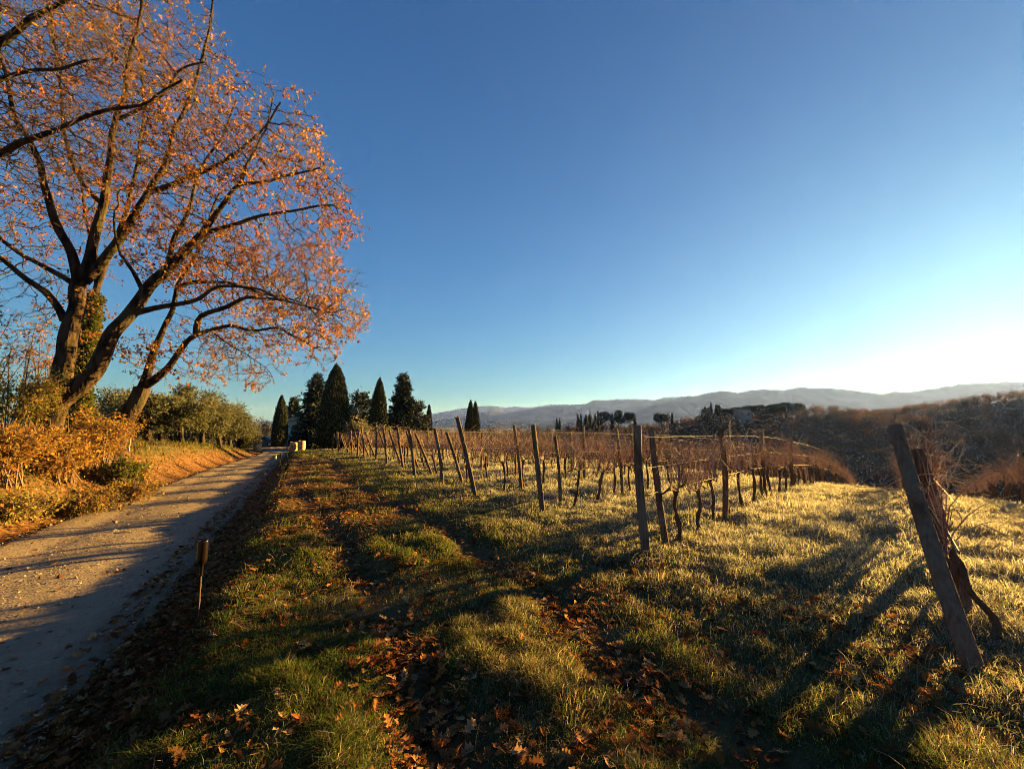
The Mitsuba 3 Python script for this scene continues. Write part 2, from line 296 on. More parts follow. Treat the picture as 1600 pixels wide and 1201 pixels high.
# ---------------------------------------------------------------- grass, leaf litter, stones
GREEN = [(0.050, 0.095, 0.017), (0.068, 0.115, 0.022), (0.088, 0.115, 0.030), (0.040, 0.070, 0.016)]
STRAW = [(0.25, 0.22, 0.125), (0.20, 0.17, 0.085), (0.34, 0.315, 0.21), (0.16, 0.135, 0.065)]
def grass():
    rng = R(11); N = 1250000
    az = np.radians(rng.uniform(-64, 64, N)); r = 1.25 * (46 / 1.25) ** (rng.random(N) ** 0.85)
    x, y = r * np.sin(az), r * np.cos(az); s, t = to_st(x, y); sl, sr = road_edges(t)
    p = np.stack([x, y, 0 * x], -1)
    patch = nfbm(p * 1.3, 3, 4); big = nfbm(p * 0.35, 2, 6)
    leafzone = sst(3, 9, t) * (1 - sst(24, 34, t)) * (1 - sst(1.6, 3.4, s + (big - 0.5) * 2.5))
    dens = np.clip(0.30 + 1.9 * (patch - 0.33), 0.26, 1) * (1 - 0.72 * leafzone)
    dens *= np.where(s > sr, sst(0.12, 0.75, s - sr + (big - 0.5) * 0.8), np.where(s < sl, 0.8 * sst(0.4, 2.2, sl - s + (big - 0.5) * 1.6), 0))
    dens *= (1 - sst(30, 46, s) * 0.7) * (1 - 0.72 * track(s, t) * (0.5 + patch))
    ok = rng.random(N) < dens
    x, y, r, s, t, patch, big, p = (q[ok] for q in (x, y, r, s, t, patch, big, p)); n = len(x)
    z = ground_z(x, y)
    straw = np.clip(0.10 + 0.62 * sst(1.0, 8.0, s + 0.5 * (y < 3)) + 0.9 * (nfbm(p * 0.9, 2, 14) - 0.5), 0.03, 0.92)
    isst = rng.random(n) < straw
    tuft = np.clip(0.75 * nnoise(p * 3.1, 9) + 0.45 * nnoise(p * 9.0, 19) - 0.05, 0, 1)
    h = (0.026 + 0.14 * tuft ** 3 + 0.04 * rng.random(n) ** 2) * (1 + 0.55 * sst(3.6, 8, s)) * np.where(s < -1.5, 1.7, 1.0) * np.where(isst, 1.15, 1.0) * (1 - 0.5 * track(s, t))
    w = 0.0035 * np.maximum(1, r / 3.2) ** 0.95 * rng.uniform(0.7, 1.3, n)
    a = rng.uniform(0, 2 * np.pi, n); ln = rng.uniform(0.25, 1.25, n)
    d = np.stack([np.cos(a), np.sin(a), 0 * a], -1); b = rng.uniform(0, 2 * np.pi, n); side = np.stack([np.cos(b), np.sin(b), 0 * b], -1)
    up = np.array([0, 0, 1.0]); hh = h[:, None]; ln = ln[:, None]; P0 = np.stack([x, y, z - 0.008], -1)
    P1 = P0 + up * hh * 0.6 + d * hh * ln * 0.28; P2 = P0 + up * hh * (1 - 0.35 * ln) + d * hh * ln * 0.95
    sw = side * w[:, None]
    V = np.stack([P0 - sw / 2, P0 + sw / 2, P1 - sw * 0.42, P1 + sw * 0.42, P2], 1).reshape(-1, 3)
    F = (np.array([[0, 1, 3], [0, 3, 2], [2, 3, 4]])[None] + (np.arange(n) * 5)[:, None, None]).reshape(-1, 3)
    frost = (0.82 * sst(2.0, 7.0, s) * rng.random(n) ** 0.8)[:, None]
    C = np.where(isst[:, None], pick(STRAW, n, rng), pick(GREEN, n, rng) * (0.8 + 0.5 * patch[:, None]))
    dead = rng.random(n) < 0.26 * (1 - sst(3, 6, s)); C[dead] = pick([(0.13, 0.085, 0.042), (0.10, 0.06, 0.03)], int(dead.sum()), rng)
    C = C * (1 - frost) + np.array([0.48, 0.48, 0.42]) * frost
    scene['grass'] = MB().add(V, F, np.repeat(C, 5, 0)).ply('mat_grass')
    labels['grass'] = {'label': 'tufted green and straw coloured grass on the headland', 'category': 'grass', 'kind': 'stuff'}
def bank_grass():
    rng = R(19); N = 90000
    az = np.radians(rng.uniform(-64, -22, N)); r = 5.5 * (60 / 5.5) ** (rng.random(N) ** 0.9); x, y = r * np.sin(az), r * np.cos(az); s, t = to_st(x, y); sl, sr = road_edges(t)
    p = np.stack([x, y, 0 * x], -1); ok = (rng.random(N) < sst(0.6, 1.7, sl - s + 1.6 * (nfbm(p * 0.6, 2, 71) - 0.5)) * (1 - 0.6 * sst(6, 14, sl - s)) * sst(0.30, 0.52, nfbm(p * 1.1, 2, 72))) & (t < 60)
    x, y, r = x[ok], y[ok], r[ok]; p = p[ok]; n = len(x); h = rng.uniform(0.08, 0.30, n) * (0.5 + 1.1 * nfbm(p * 0.7, 2, 73)); a = rng.uniform(0, 6.3, n); L = rng.uniform(0.2, 1.1, n)
    d = np.stack([np.cos(a) * L, np.sin(a) * L, 0 * a], -1) * h[:, None]; sd = np.stack([-np.sin(a), np.cos(a), 0 * a], -1) * (0.006 * np.maximum(1, r / 8) ** 0.9)[:, None]
    P0 = np.stack([x, y, ground_z(x, y) - 0.02], -1); P1 = P0 + [0, 0, 1] * h[:, None] * 0.6 + d * 0.35; P2 = P0 + [0, 0, 1] * (h * (1 - 0.3 * L))[:, None] + d
    V = np.stack([P0 - sd, P0 + sd, P1 - sd * 0.8, P1 + sd * 0.8, P2], 1).reshape(-1, 3); F = (np.array([[0, 1, 3], [0, 3, 2], [2, 3, 4]])[None] + (np.arange(n) * 5)[:, None, None]).reshape(-1, 3)
    C = pick([(0.085, 0.085, 0.025), (0.13, 0.11, 0.035), (0.17, 0.12, 0.04), (0.06, 0.075, 0.02), (0.22, 0.15, 0.05)], n, rng)
    scene['bank_grass'] = MB().add(V, F, np.repeat(C, 5, 0)).ply('mat_grass'); labels['bank_grass'] = {'label': 'rough tawny grass on the bank left of the road', 'category': 'grass', 'kind': 'stuff'}
def stalks():
    rng = R(17); N = 26000
    az = np.radians(rng.uniform(-50, 62, N)); r = 1.6 * (34 / 1.6) ** (rng.random(N) ** 0.8); x, y = r * np.sin(az), r * np.cos(az); s, t = to_st(x, y); sl, sr = road_edges(t)
    p = np.stack([x, y, 0 * x], -1); ok = (s > sr + 0.8) & (rng.random(N) < (0.10 + 0.9 * sst(2.2, 6.5, s)) * sst(0.38, 0.6, nfbm(p * 0.8, 2, 44)))
    x, y, r, s = x[ok], y[ok], r[ok], s[ok]; n = len(x); h = rng.uniform(0.09, 0.27, n) * (0.7 + 0.4 * sst(3, 8, s)); a = rng.uniform(0, 6.3, n); L = rng.uniform(0.1, 0.9, n)
    d = np.stack([np.cos(a) * L, np.sin(a) * L, 0 * a], -1) * h[:, None]; u = np.linspace(0, 1, 5)[None, :, None]
    P = np.stack([x, y, ground_z(x, y) - 0.01], -1)[:, None] + np.array([0, 0, 1]) * h[:, None, None] * (u - 0.35 * L[:, None, None] * u ** 3) + d[:, None] * u ** 2
    V, F = tubes(P, np.linspace(1, 0.5, 5)[None] * (0.0011 * np.maximum(1, r / 2.5) ** 0.85)[:, None], 3)
    m = MB().add(V, F, np.repeat(pick([(0.36, 0.33, 0.22), (0.28, 0.24, 0.14), (0.44, 0.42, 0.32), (0.16, 0.17, 0.06)], n, rng), 15, 0))
    scene['dry_grass_stalks'] = m.ply('mat_grass'); labels['dry_grass_stalks'] = {'label': 'pale dry grass stalks standing among the tufts', 'category': 'grass', 'kind': 'stuff'}
grass(); stalks(); bank_grass()

LITTER = [(0.18, 0.080, 0.028), (0.26, 0.13, 0.05), (0.14, 0.055, 0.022), (0.31, 0.19, 0.09), (0.09, 0.042, 0.022), (0.21, 0.075, 0.02)]
OAKLEAF = np.array([(0, 0), (0.03, 0.12), (0.16, 0.2), (0.09, 0.3), (0.24, 0.4), (0.13, 0.5), (0.30, 0.63), (0.17, 0.71), (0.22, 0.84), (0.09, 0.9), (0, 1.0)])
def oak_leaf(rng):
    """One lobed, curled leaf lying near the xy plane, one metre long."""
    l = OAKLEAF.copy(); l[1:-1] *= rng.uniform(0.85, 1.15, (9, 1)) ** np.array([[1, 0.2]])
    rgt = l[1:-1]; pts = np.vstack([l, rgt[::-1] * [-1, 1]])
    mid = np.stack([np.zeros(9), rgt[:, 1]], -1)
    V2 = np.vstack([l[[0]], l[[-1]], rgt, rgt * [-1, 1], mid])
    F = []
    for sd in (2, 11):
        for i in range(8): F += [(20 + i, sd + i, sd + i + 1), (20 + i, sd + i + 1, 21 + i)]
        F += [(0, sd, 20), (1, 28, sd + 8)]
    curl, bend, tw = rng.uniform(0.2, 1.3), rng.uniform(-0.5, 0.6), rng.uniform(-0.5, 0.5)
    x, y = V2[:, 0], V2[:, 1] - 0.5
    V = np.stack([x, y, curl * x * x * 2.2 + bend * y * y * 1.3 + tw * x * y * 1.6 + 0.03 * np.sin(9 * y + 5 * x)], -1)
    return V, np.array(F)
ORD = ['first', 'second', 'third', 'fourth', 'fifth', 'sixth', 'seventh', 'eighth', 'ninth', 'tenth', 'eleventh', 'twelfth', 'thirteenth', 'fourteenth', 'fifteenth', 'sixteenth', 'seventeenth', 'eighteenth', 'nineteenth', 'twentieth']
for _t in ('twent', 'thirt', 'fort', 'fift', 'sixt', 'sevent'): ORD += ([_t + 'ieth'] if _t != 'twent' else []) + [_t + 'y-' + q for q in ORD[:9]]
def litter():
    rng = R(23); N = 200000
    az = np.radians(rng.uniform(-64, 62, N)); r = 1.3 * (42 / 1.3) ** (rng.random(N) ** 0.62)
    x, y = r * np.sin(az), r * np.cos(az); s, t = to_st(x, y); sl, sr = road_edges(t)
    p = np.stack([x, y, 0 * x], -1); big = nfbm(p * 0.5, 3, 6); sm = nfbm(p * 1.7, 2, 16)
    strip = (1 - sst(0.35, 0.85, s - sr + (big - 0.5) * 0.9)) * sst(-0.35, 0.1, s - sr + (sm - 0.5) * 0.4)
    zone = 0.78 * sst(3.5, 9, t) * (1 - sst(22, 32, t)) * (1 - sst(1.6, 3.4, s + (big - 0.5) * 2.5)) * (0.45 + 1.1 * sst(0.3, 0.65, sm))
    mead = 0.055 + 0.08 * sst(0.5, 0.75, sm) * (1 - sst(5, 10, s))
    dens = np.where(s > sr - 0.35, np.maximum(np.maximum(strip, zone), (mead + 0.21 * track(s, t) * sst(0.35, 0.6, sm)) * (s > sr)), 0)
    lft = (1 - 0.72 * sst(1.0, 2.2, sl - s + (big - 0.5) * 1.5)) * sst(-0.25, 0.15, sl - s + (sm - 0.5) * 0.5) * (1 - 0.9 * sst(6, 9, sl - s))
    dens = np.maximum(dens, lft * (s < sl + 0.3)); dens = np.where((s > sl) & (s < sr), np.maximum(dens, 0.016), dens)
    ok = rng.random(N) < dens * (1 - 0.7 * sst(8, 25, s))
    x, y, r, s, t = (q[ok] for q in (x, y, r, s, t)); sl, sr = road_edges(t)
    n = len(x); road = (s > sl + 0.1) & (s < sr - 0.1)
    z = np.where(road, on_road_z(x, y), ground_z(x, y)) + np.where((s > sr + 0.7), rng.uniform(0.004, 0.04, n), rng.uniform(0.004, 0.03, n))
    size = rng.uniform(0.045, 0.105, n) * np.maximum(1, r / 16) ** 0.5
    bright = np.where(s < sl, 0.95, 0.85) * np.where((s > sr) & (s < sr + 1.0), 0.7, 1.0)
    C = pick(LITTER, n, rng, 0.38) * bright[:, None] * (0.7 + 0.6 * nfbm(np.stack([x, y, 0 * x], -1) * 2.3, 2, 88))[:, None]
    a = rng.uniform(0, 2 * np.pi, n); d = unit(np.stack([np.cos(a), np.sin(a), rng.normal(0, 0.28, n)], -1))
    sd = unit(np.cross(d, unit(np.stack([rng.normal(0, 0.35, n), rng.normal(0, 0.35, n), np.ones(n)], -1))))
    pos = np.stack([x, y, z], -1)
    # the 300 that show largest: each a leaf of its own
    show = size / r * (np.abs(np.degrees(np.arctan2(x, y))) < 50) * (y > 1.6)
    near = np.argsort(-show)[:240]; rest = np.setdiff1d(np.arange(n), near)
    near = near[np.argsort(r[near])]
    mbl = MB(); close = rest[r[rest] < 5.5]; rest = rest[r[rest] >= 5.5]
    protos = [oak_leaf(R(500 + i)) for i in range(14)]; PV = np.array([q[0] for q in protos]); PF = protos[0][1]; pk = rng.integers(0, 14, len(close))
    nn = np.cross(sd[close], d[close]); lv = PV[pk] * size[close, None, None] * 1.15
    lv = pos[close][:, None] + lv[..., :1] * np.cross(d[close], nn)[:, None] + lv[..., 1:2] * d[close][:, None] + np.abs(lv[..., 2:]) * nn[:, None] * np.sign(nn[:, None, 2:])
    mbl.add(lv.reshape(-1, 3), (PF[None] + (np.arange(len(close)) * PV.shape[1])[:, None, None]).reshape(-1, 3), np.repeat(C[close], PV.shape[1], 0))
    Vv, Ff = leaves(pos[rest] - d[rest] * size[rest, None] * 0.5, d[rest], sd[rest], size[rest], size[rest] * 0.62, 0.22)
    scene['leaf_litter'] = mbl.add(Vv, Ff, np.repeat(C[rest], 4, 0)).ply('mat_litter')
    labels['leaf_litter'] = {'label': 'drifts of fallen brown oak leaves along the road and on the meadow', 'category': 'leaves', 'kind': 'stuff'}
    pal = [((0.30, 0.15, 0.065), 'tan'), ((0.25, 0.09, 0.025), 'orange brown'), ((0.12, 0.055, 0.027), 'dark brown'), ((0.36, 0.22, 0.12), 'pale')]
    shapes = [[mikit.ply(P, 'mat_litter', True, color=np.broadcast_to(np.array(c), (len(P[0]), 3))) for P in protos] for c, _ in pal]
    made = {}
    for k in near[np.argsort(np.arctan2(x, y)[near])]:
        ci = int(rng.choice(4, p=[0.33, 0.3, 0.22, 0.15])); pi = int(rng.integers(14))
        where = ('on the gravel road' if road[k] else 'on the leafy bank left of the road' if s[k] < sl[k] else 'in the leaf drift beside the road' if s[k] < sr[k] + 0.8 else
                 'in the grass near the nearest bottle' if s[k] < 0.6 else 'in the grass at the bottom edge' if y[k] < 2.0 else 'in the middle foreground grass' if s[k] < 2.6 else 'in the grass near the thick leaning post')
        M = np.eye(4); e = size[k] * 1.15
        nn = np.cross(sd[k], d[k]); nn = nn if nn[2] > 0 else -nn
        M[:3, 0], M[:3, 1], M[:3, 2] = np.cross(d[k], nn) * e, d[k] * e, nn * e; M[:3, 3] = pos[k] + [0, 0, 0.004]
        made.setdefault((pal[ci][1], where), []).append(moved(shapes[ci][pi], T(M)))
    for (col, where), l in made.items():
        for i, sh in enumerate(l):
            put('fallen_leaf', sh, label='%s oak leaf %s, %s' % (col, where, 'leftmost' if i == 0 else ORD[i] + ' from left'), category='leaf', group='fallen oak leaves on the ground')
litter()

def stones():
    rng = R(31); N = 42000
    az = np.radians(rng.uniform(-64, 0, N)); r = 1.5 * (26 / 1.5) ** (rng.random(N) ** 0.8)
    x, y = r * np.sin(az), r * np.cos(az); s, t = to_st(x, y); sl, sr = road_edges(t); u = (s - sl) / (sr - sl)
    w = 0.25 + 0.75 * np.clip(np.exp(-((u - 0.5) / 0.13) ** 2) + sst(0.36, 0.5, np.abs(u - 0.5)), 0, 1)
    ok = (u > 0.01) & (u < 0.99) & (rng.random(N) < w); x, y, r = x[ok], y[ok], r[ok]; n = len(x)
    oc = np.array([(1, 0, 0), (-1, 0, 0), (0, 1, 0), (0, -1, 0), (0, 0, 1), (0, 0, -1.0)])
    of = np.array([(0, 2, 4), (2, 1, 4), (1, 3, 4), (3, 0, 4), (2, 0, 5), (1, 2, 5), (3, 1, 5), (0, 3, 5)])
    sz = 0.0048 * rng.lognormal(0, 0.55, n) * np.maximum(1, r / 5) ** 0.6
    a = rng.uniform(0, 6.3, n); ca, sa = np.cos(a), np.sin(a)
    v = oc[None] * rng.uniform(0.6, 1.4, (n, 6, 1)) * sz[:, None, None] * [1.2, 1, 0.7] + rng.normal(0, 0.15, (n, 6, 3)) * sz[:, None, None]
    v = np.stack([v[..., 0] * ca[:, None] - v[..., 1] * sa[:, None], v[..., 0] * sa[:, None] + v[..., 1] * ca[:, None], v[..., 2]], -1)
    v += np.stack([x, y, on_road_z(x, y) + sz * 0.25], -1)[:, None]
    C = pick([(0.17, 0.145, 0.11), (0.24, 0.205, 0.16), (0.11, 0.095, 0.075)], n, rng)
    scene['gravel'] = MB().add(v.reshape(-1, 3), (of[None] + (np.arange(n) * 6)[:, None, None]).reshape(-1, 3), np.repeat(C, 6, 0)).ply('mat_stone')
    labels['gravel'] = {'label': 'loose small stones on the gravel road', 'category': 'gravel', 'kind': 'stuff'}
stones()

# ---------------------------------------------------------------- trees with limbs and leaves
OAKS = [
 ('A',[
   [(-14.36,12.20,0.96,0.290),(-14.25,12.28,1.84,0.268),(-14.12,12.36,2.94,0.247),(-14.11,12.44,4.38,0.228),(-14.15,12.52,5.45,0.210),(-14.21,12.60,6.33,0.194)],
   [(-14.21,12.60,6.33,0.150),(-14.36,12.45,7.24,0.128),(-14.73,12.30,8.02,0.110),(-14.97,12.15,8.91,0.095),(-15.13,12.00,9.89,0.081),(-15.35,11.85,10.59,0.070),(-15.82,11.70,11.45,0.060),(-16.02,11.55,12.64,0.051),(-16.38,11.40,13.82,0.044)],
   [(-14.17,12.60,6.33,0.176),(-13.98,12.65,6.96,0.154),(-13.93,12.71,8.14,0.134),(-13.84,12.76,9.09,0.117),(-13.82,12.82,10.44,0.102),(-13.90,12.87,11.35,0.089),(-13.91,12.93,12.31,0.078),(-13.72,12.98,13.25,0.068),(-13.71,13.04,15.05,0.059),(-13.59,13.09,16.38,0.052),(-13.58,13.15,18.28,0.045),(-13.66,13.20,20.52,0.040)],
   [(-14.04,12.60,6.33,0.176),(-13.85,12.70,6.69,0.150),(-13.33,12.80,7.69,0.128),(-12.88,12.90,8.76,0.109),(-12.57,13.00,9.67,0.092),(-12.12,13.10,11.16,0.079),(-12.13,13.20,11.79,0.067),(-11.81,13.30,13.03,0.057),(-11.54,13.40,14.52,0.049),(-11.38,13.50,16.05,0.041),(-11.41,13.60,17.76,0.035)],
   [(-12.57,13.00,9.67,0.097),(-11.02,12.90,10.15,0.078),(-10.16,12.80,10.50,0.063),(-9.46,12.70,10.87,0.051),(-9.00,12.60,11.15,0.041),(-8.24,12.50,11.89,0.033),(-7.78,12.40,12.50,0.026)],
   [(-14.51,12.60,5.02,0.114),(-14.82,12.32,5.81,0.094),(-15.31,12.05,6.25,0.078),(-15.76,11.78,6.76,0.064),(-16.64,11.50,7.32,0.053)],
   [(-14.42,12.60,6.31,0.097),(-15.49,12.80,6.87,0.079),(-16.61,13.00,7.38,0.065),(-17.90,13.20,8.27,0.054),(-19.30,13.40,9.20,0.044)],
   [(-14.10,13.00,9.23,0.079),(-15.48,13.30,10.58,0.064),(-16.49,13.60,12.53,0.051),(-17.21,13.90,14.86,0.041),(-18.20,14.20,17.35,0.033),(-19.18,14.50,20.58,0.026)],
   [(-14.20,13.20,12.53,0.062),(-12.81,12.90,12.82,0.050),(-11.92,12.60,13.10,0.040),(-11.21,12.30,13.58,0.033),(-10.20,12.00,13.64,0.026)]],
  [(-14.88,13.00,12.29,4.2,3.8,4.6,900),(-13.69,13.30,15.84,2.9,3,3.8,900),(-16.26,13.00,16.54,4.6,3.6,4,500),(-16.31,12.50,8.70,3,2.6,3,380),(-11.99,13.00,12.78,2.6,2.6,3.6,560),(-15.90,13.00,5.59,2.2,2,1.4,160)]),
 ('B',[
   [(-15.29,14.20,1.07,0.211),(-15.50,14.30,2.20,0.185),(-15.72,14.40,3.42,0.163),(-15.71,14.50,4.58,0.143),(-15.78,14.60,5.58,0.125),(-15.84,14.70,6.60,0.110),(-15.75,14.80,7.52,0.096),(-15.67,14.90,8.21,0.085),(-15.45,15.00,9.56,0.074),(-15.30,15.10,10.96,0.065),(-15.27,15.20,12.40,0.057),(-15.31,15.30,13.88,0.050),(-15.52,15.40,15.99,0.044)],
   [(-15.74,14.60,6.57,0.106),(-16.01,14.82,7.66,0.080),(-16.72,15.05,9.06,0.061),(-17.37,15.28,10.52,0.046),(-17.86,15.50,12.33,0.035)]],
  [(-16.23,15.30,11.91,3.2,2.8,4.6,520),(-16.44,15.50,17.57,2.4,2.4,3,260)]),
 ('C',[
   [(-14.00,12.00,1.17,0.264),(-13.80,12.03,2.20,0.246),(-13.28,12.06,2.79,0.230),(-12.82,12.09,3.46,0.214),(-12.58,12.12,3.95,0.200),(-12.26,12.15,4.66,0.187),(-11.90,12.18,5.16,0.174),(-11.62,12.21,5.71,0.163),(-11.10,12.24,6.45,0.152),(-10.68,12.27,6.97,0.141),(-10.37,12.30,7.39,0.132)],
   [(-10.37,12.30,7.39,0.114),(-9.95,12.25,7.91,0.095),(-9.56,12.20,8.38,0.079),(-9.17,12.15,8.91,0.066),(-8.77,12.10,9.36,0.055),(-7.98,12.05,9.42,0.046),(-7.39,12.00,9.58,0.038),(-6.77,11.95,9.68,0.032),(-6.12,11.90,9.82,0.026)],
   [(-10.37,12.30,7.39,0.097),(-10.06,12.42,7.84,0.078),(-9.00,12.53,8.29,0.063),(-8.37,12.65,8.62,0.051),(-7.57,12.77,8.85,0.041),(-6.67,12.88,9.09,0.033),(-6.18,13.00,9.21,0.026)],
   [(-11.04,12.30,6.56,0.088),(-11.09,12.45,7.57,0.072),(-10.87,12.60,8.53,0.059),(-10.76,12.75,9.75,0.048),(-10.63,12.90,10.78,0.039),(-10.15,13.05,11.85,0.032),(-10.01,13.20,13.20,0.026)],
   [(-8.77,12.10,9.36,0.062),(-8.66,12.18,10.05,0.045),(-8.44,12.25,10.77,0.033),(-8.12,12.32,11.74,0.024),(-8.06,12.40,12.74,0.018)],
   [(-11.92,12.20,5.17,0.106),(-11.18,12.08,5.27,0.080),(-9.90,11.96,5.48,0.061),(-8.95,11.84,5.89,0.046),(-7.79,11.72,5.81,0.035),(-6.91,11.60,5.37,0.026)],
   [(-11.61,12.20,5.70,0.070),(-11.85,11.93,6.50,0.051),(-11.92,11.67,6.79,0.037),(-11.97,11.40,8.08,0.026)]],
  [(-8.84,12.30,9.91,3,2.8,2.9,820),(-7.25,12.40,8.64,2.1,2.3,2.2,700),(-8.23,12.50,11.65,1.7,2,1.9,420),(-6.88,12.20,9.62,1.6,1.8,1.8,360),(-10.42,12.30,8.58,2.2,2.3,2.3,320)]),
 ('D',[
   [(-13.39,13.40,0.58,0.273),(-13.20,13.43,1.49,0.257),(-12.81,13.47,2.35,0.243),(-12.64,13.50,2.92,0.229)],
   [(-12.64,13.50,2.92,0.150),(-12.14,13.43,3.22,0.126),(-11.70,13.36,3.56,0.106),(-11.19,13.29,4.21,0.089),(-10.69,13.22,4.68,0.075),(-10.15,13.15,4.84,0.063),(-9.47,13.08,4.98,0.053),(-8.61,13.01,4.81,0.044),(-7.85,12.94,4.88,0.037),(-7.16,12.87,4.54,0.031),(-6.49,12.80,4.14,0.026)],
   [(-12.64,13.50,2.92,0.141),(-12.58,13.62,3.51,0.121),(-12.58,13.74,4.20,0.103),(-12.42,13.87,5.10,0.089),(-12.25,13.99,5.84,0.076),(-12.26,14.11,6.67,0.065),(-11.89,14.23,7.54,0.056),(-11.61,14.36,8.59,0.048),(-11.48,14.48,9.80,0.041),(-11.31,14.60,10.66,0.035)],
   [(-10.76,13.30,4.70,0.106),(-10.61,13.17,5.26,0.084),(-9.65,13.03,5.62,0.067),(-8.76,12.90,5.91,0.053),(-7.80,12.77,5.80,0.042),(-6.68,12.63,5.48,0.033),(-5.77,12.50,5.23,0.026)],
   [(-12.08,13.90,6.59,0.088),(-11.66,14.02,6.83,0.069),(-10.44,14.14,6.87,0.054),(-9.17,14.26,6.45,0.043),(-7.88,14.38,6.22,0.034),(-7.17,14.50,5.55,0.026)],
   [(-10.12,13.10,4.83,0.028),(-9.34,12.97,4.28,0.020),(-8.49,12.85,3.83,0.014),(-7.86,12.72,3.39,0.010),(-7.60,12.60,2.96,0.007)]],
  [(-8.59,13.00,5.59,2.9,2.8,1.8,760),(-6.89,13.00,5.92,1.9,2.4,1.9,760),(-10.67,13.60,7.17,2.4,2.4,1.9,420),(-7.74,12.80,4.03,2,1.8,1,300),(-11.45,13.50,3.94,2,1.6,1,160),(-5.81,12.80,5.31,1.1,1.4,1.2,220),(-8.44,12.80,3.57,1.7,1.2,0.9,260)]),
 ('E',[
   [(-16.97,9.50,0.24,0.396),(-17.17,9.46,2.65,0.322),(-17.19,9.42,5.81,0.262),(-16.99,9.38,7.79,0.213),(-16.72,9.34,9.48,0.173),(-16.61,9.30,11.22,0.141)],
   [(-16.75,9.30,9.10,0.123),(-14.94,9.26,10.29,0.108),(-13.98,9.23,10.79,0.095),(-13.02,9.19,11.32,0.084),(-12.53,9.15,11.69,0.074),(-12.04,9.11,12.01,0.065),(-11.53,9.07,12.24,0.057),(-11.03,9.04,12.47,0.050),(-10.24,9.00,13.05,0.044)],
   [(-16.99,9.40,7.63,0.132),(-14.77,9.38,7.96,0.112),(-13.81,9.36,8.20,0.096),(-12.85,9.34,8.45,0.081),(-12.27,9.32,8.76,0.069),(-11.66,9.30,8.93,0.059),(-10.89,9.28,9.31,0.050),(-9.99,9.26,9.56,0.043),(-9.26,9.24,9.66,0.036),(-8.72,9.22,10.05,0.031),(-8.31,9.20,10.32,0.026)],
   [(-16.67,9.30,9.10,0.088),(-14.38,9.15,9.84,0.072),(-13.23,9.00,9.88,0.059),(-12.42,8.85,9.96,0.048),(-11.67,8.70,10.07,0.039),(-10.62,8.55,9.98,0.032),(-9.78,8.40,10.06,0.026)],
   [(-17.16,9.40,5.80,0.106),(-15.86,9.55,7.05,0.085),(-15.32,9.70,8.53,0.068),(-14.70,9.85,9.73,0.055),(-14.32,10.00,10.60,0.044)]],
  [(-11.97,9.20,10.59,2.4,1.8,1.9,520),(-10.02,9.20,10.41,1.5,1.4,1.2,240),(-14.51,9.20,10.24,2.5,2.3,2.2,360),(-12.12,9.00,8.53,2,1.5,1,200)]),
]
def smooth_path(pts, step):
    P = np.asarray(pts, float); seg = np.linalg.norm(np.diff(P[:, :3], axis=0), axis=1); u = np.concatenate([[0], np.cumsum(seg)])
    from scipy.interpolate import PchipInterpolator
    n = max(3, int(u[-1] / step) + 1); q = np.linspace(0, u[-1], n)
    return np.stack([PchipInterpolator(u, P[:, c])(q) for c in range(4)], -1)
def grow(nodes, parent, attr, rng, step=0.24, infl=1.9, kill=0.34, iters=46, lift=0.0):
    nodes, parent = list(nodes), list(parent)
    for _ in range(iters):
        if not len(attr): break
        arr = np.array(nodes); dist, idx = cKDTree(arr).query(attr, distance_upper_bound=infl)
        ok = np.isfinite(dist)
        if ok.sum() < 3: infl *= 1.4; continue
        dv = unit(attr[ok] - arr[idx[ok]]); acc = np.zeros_like(arr); np.add.at(acc, idx[ok], dv)
        who = np.unique(idx[ok]); d = unit(unit(acc[who]) + rng.normal(0, 0.28, (len(who), 3)) + [0, 0, lift])
        new = arr[who] + d * step
        far = cKDTree(arr).query(new)[0] > step * 0.42; new, who = new[far], who[far]
        if not len(new): break
        nodes += list(new); parent += list(who)
        attr = attr[cKDTree(new).query(attr)[0] > kill]
    return np.array(nodes), np.array(parent)
OAKLEAVES = [(0.29, 0.125, 0.034), (0.36, 0.175, 0.045), (0.24, 0.088, 0.028), (0.41, 0.23, 0.066), (0.16, 0.06, 0.023), (0.31, 0.125, 0.042)]
def limb_mesh(path, rng, sides):
    k = len(path); th = np.arange(sides)
    jit = 1 + 0.16 * (nnoise(np.stack([path[:, None, 0] * 1.5 + 9 * np.cos(th), path[:, None, 1] * 1.5 + 9 * np.sin(th), path[:, None, 2] * 1.5 + 0 * th], -1), 3) - 0.5)
    return tubes(path[None, :, :3], path[None, :, 3], sides, cap=True, jit=jit[None])
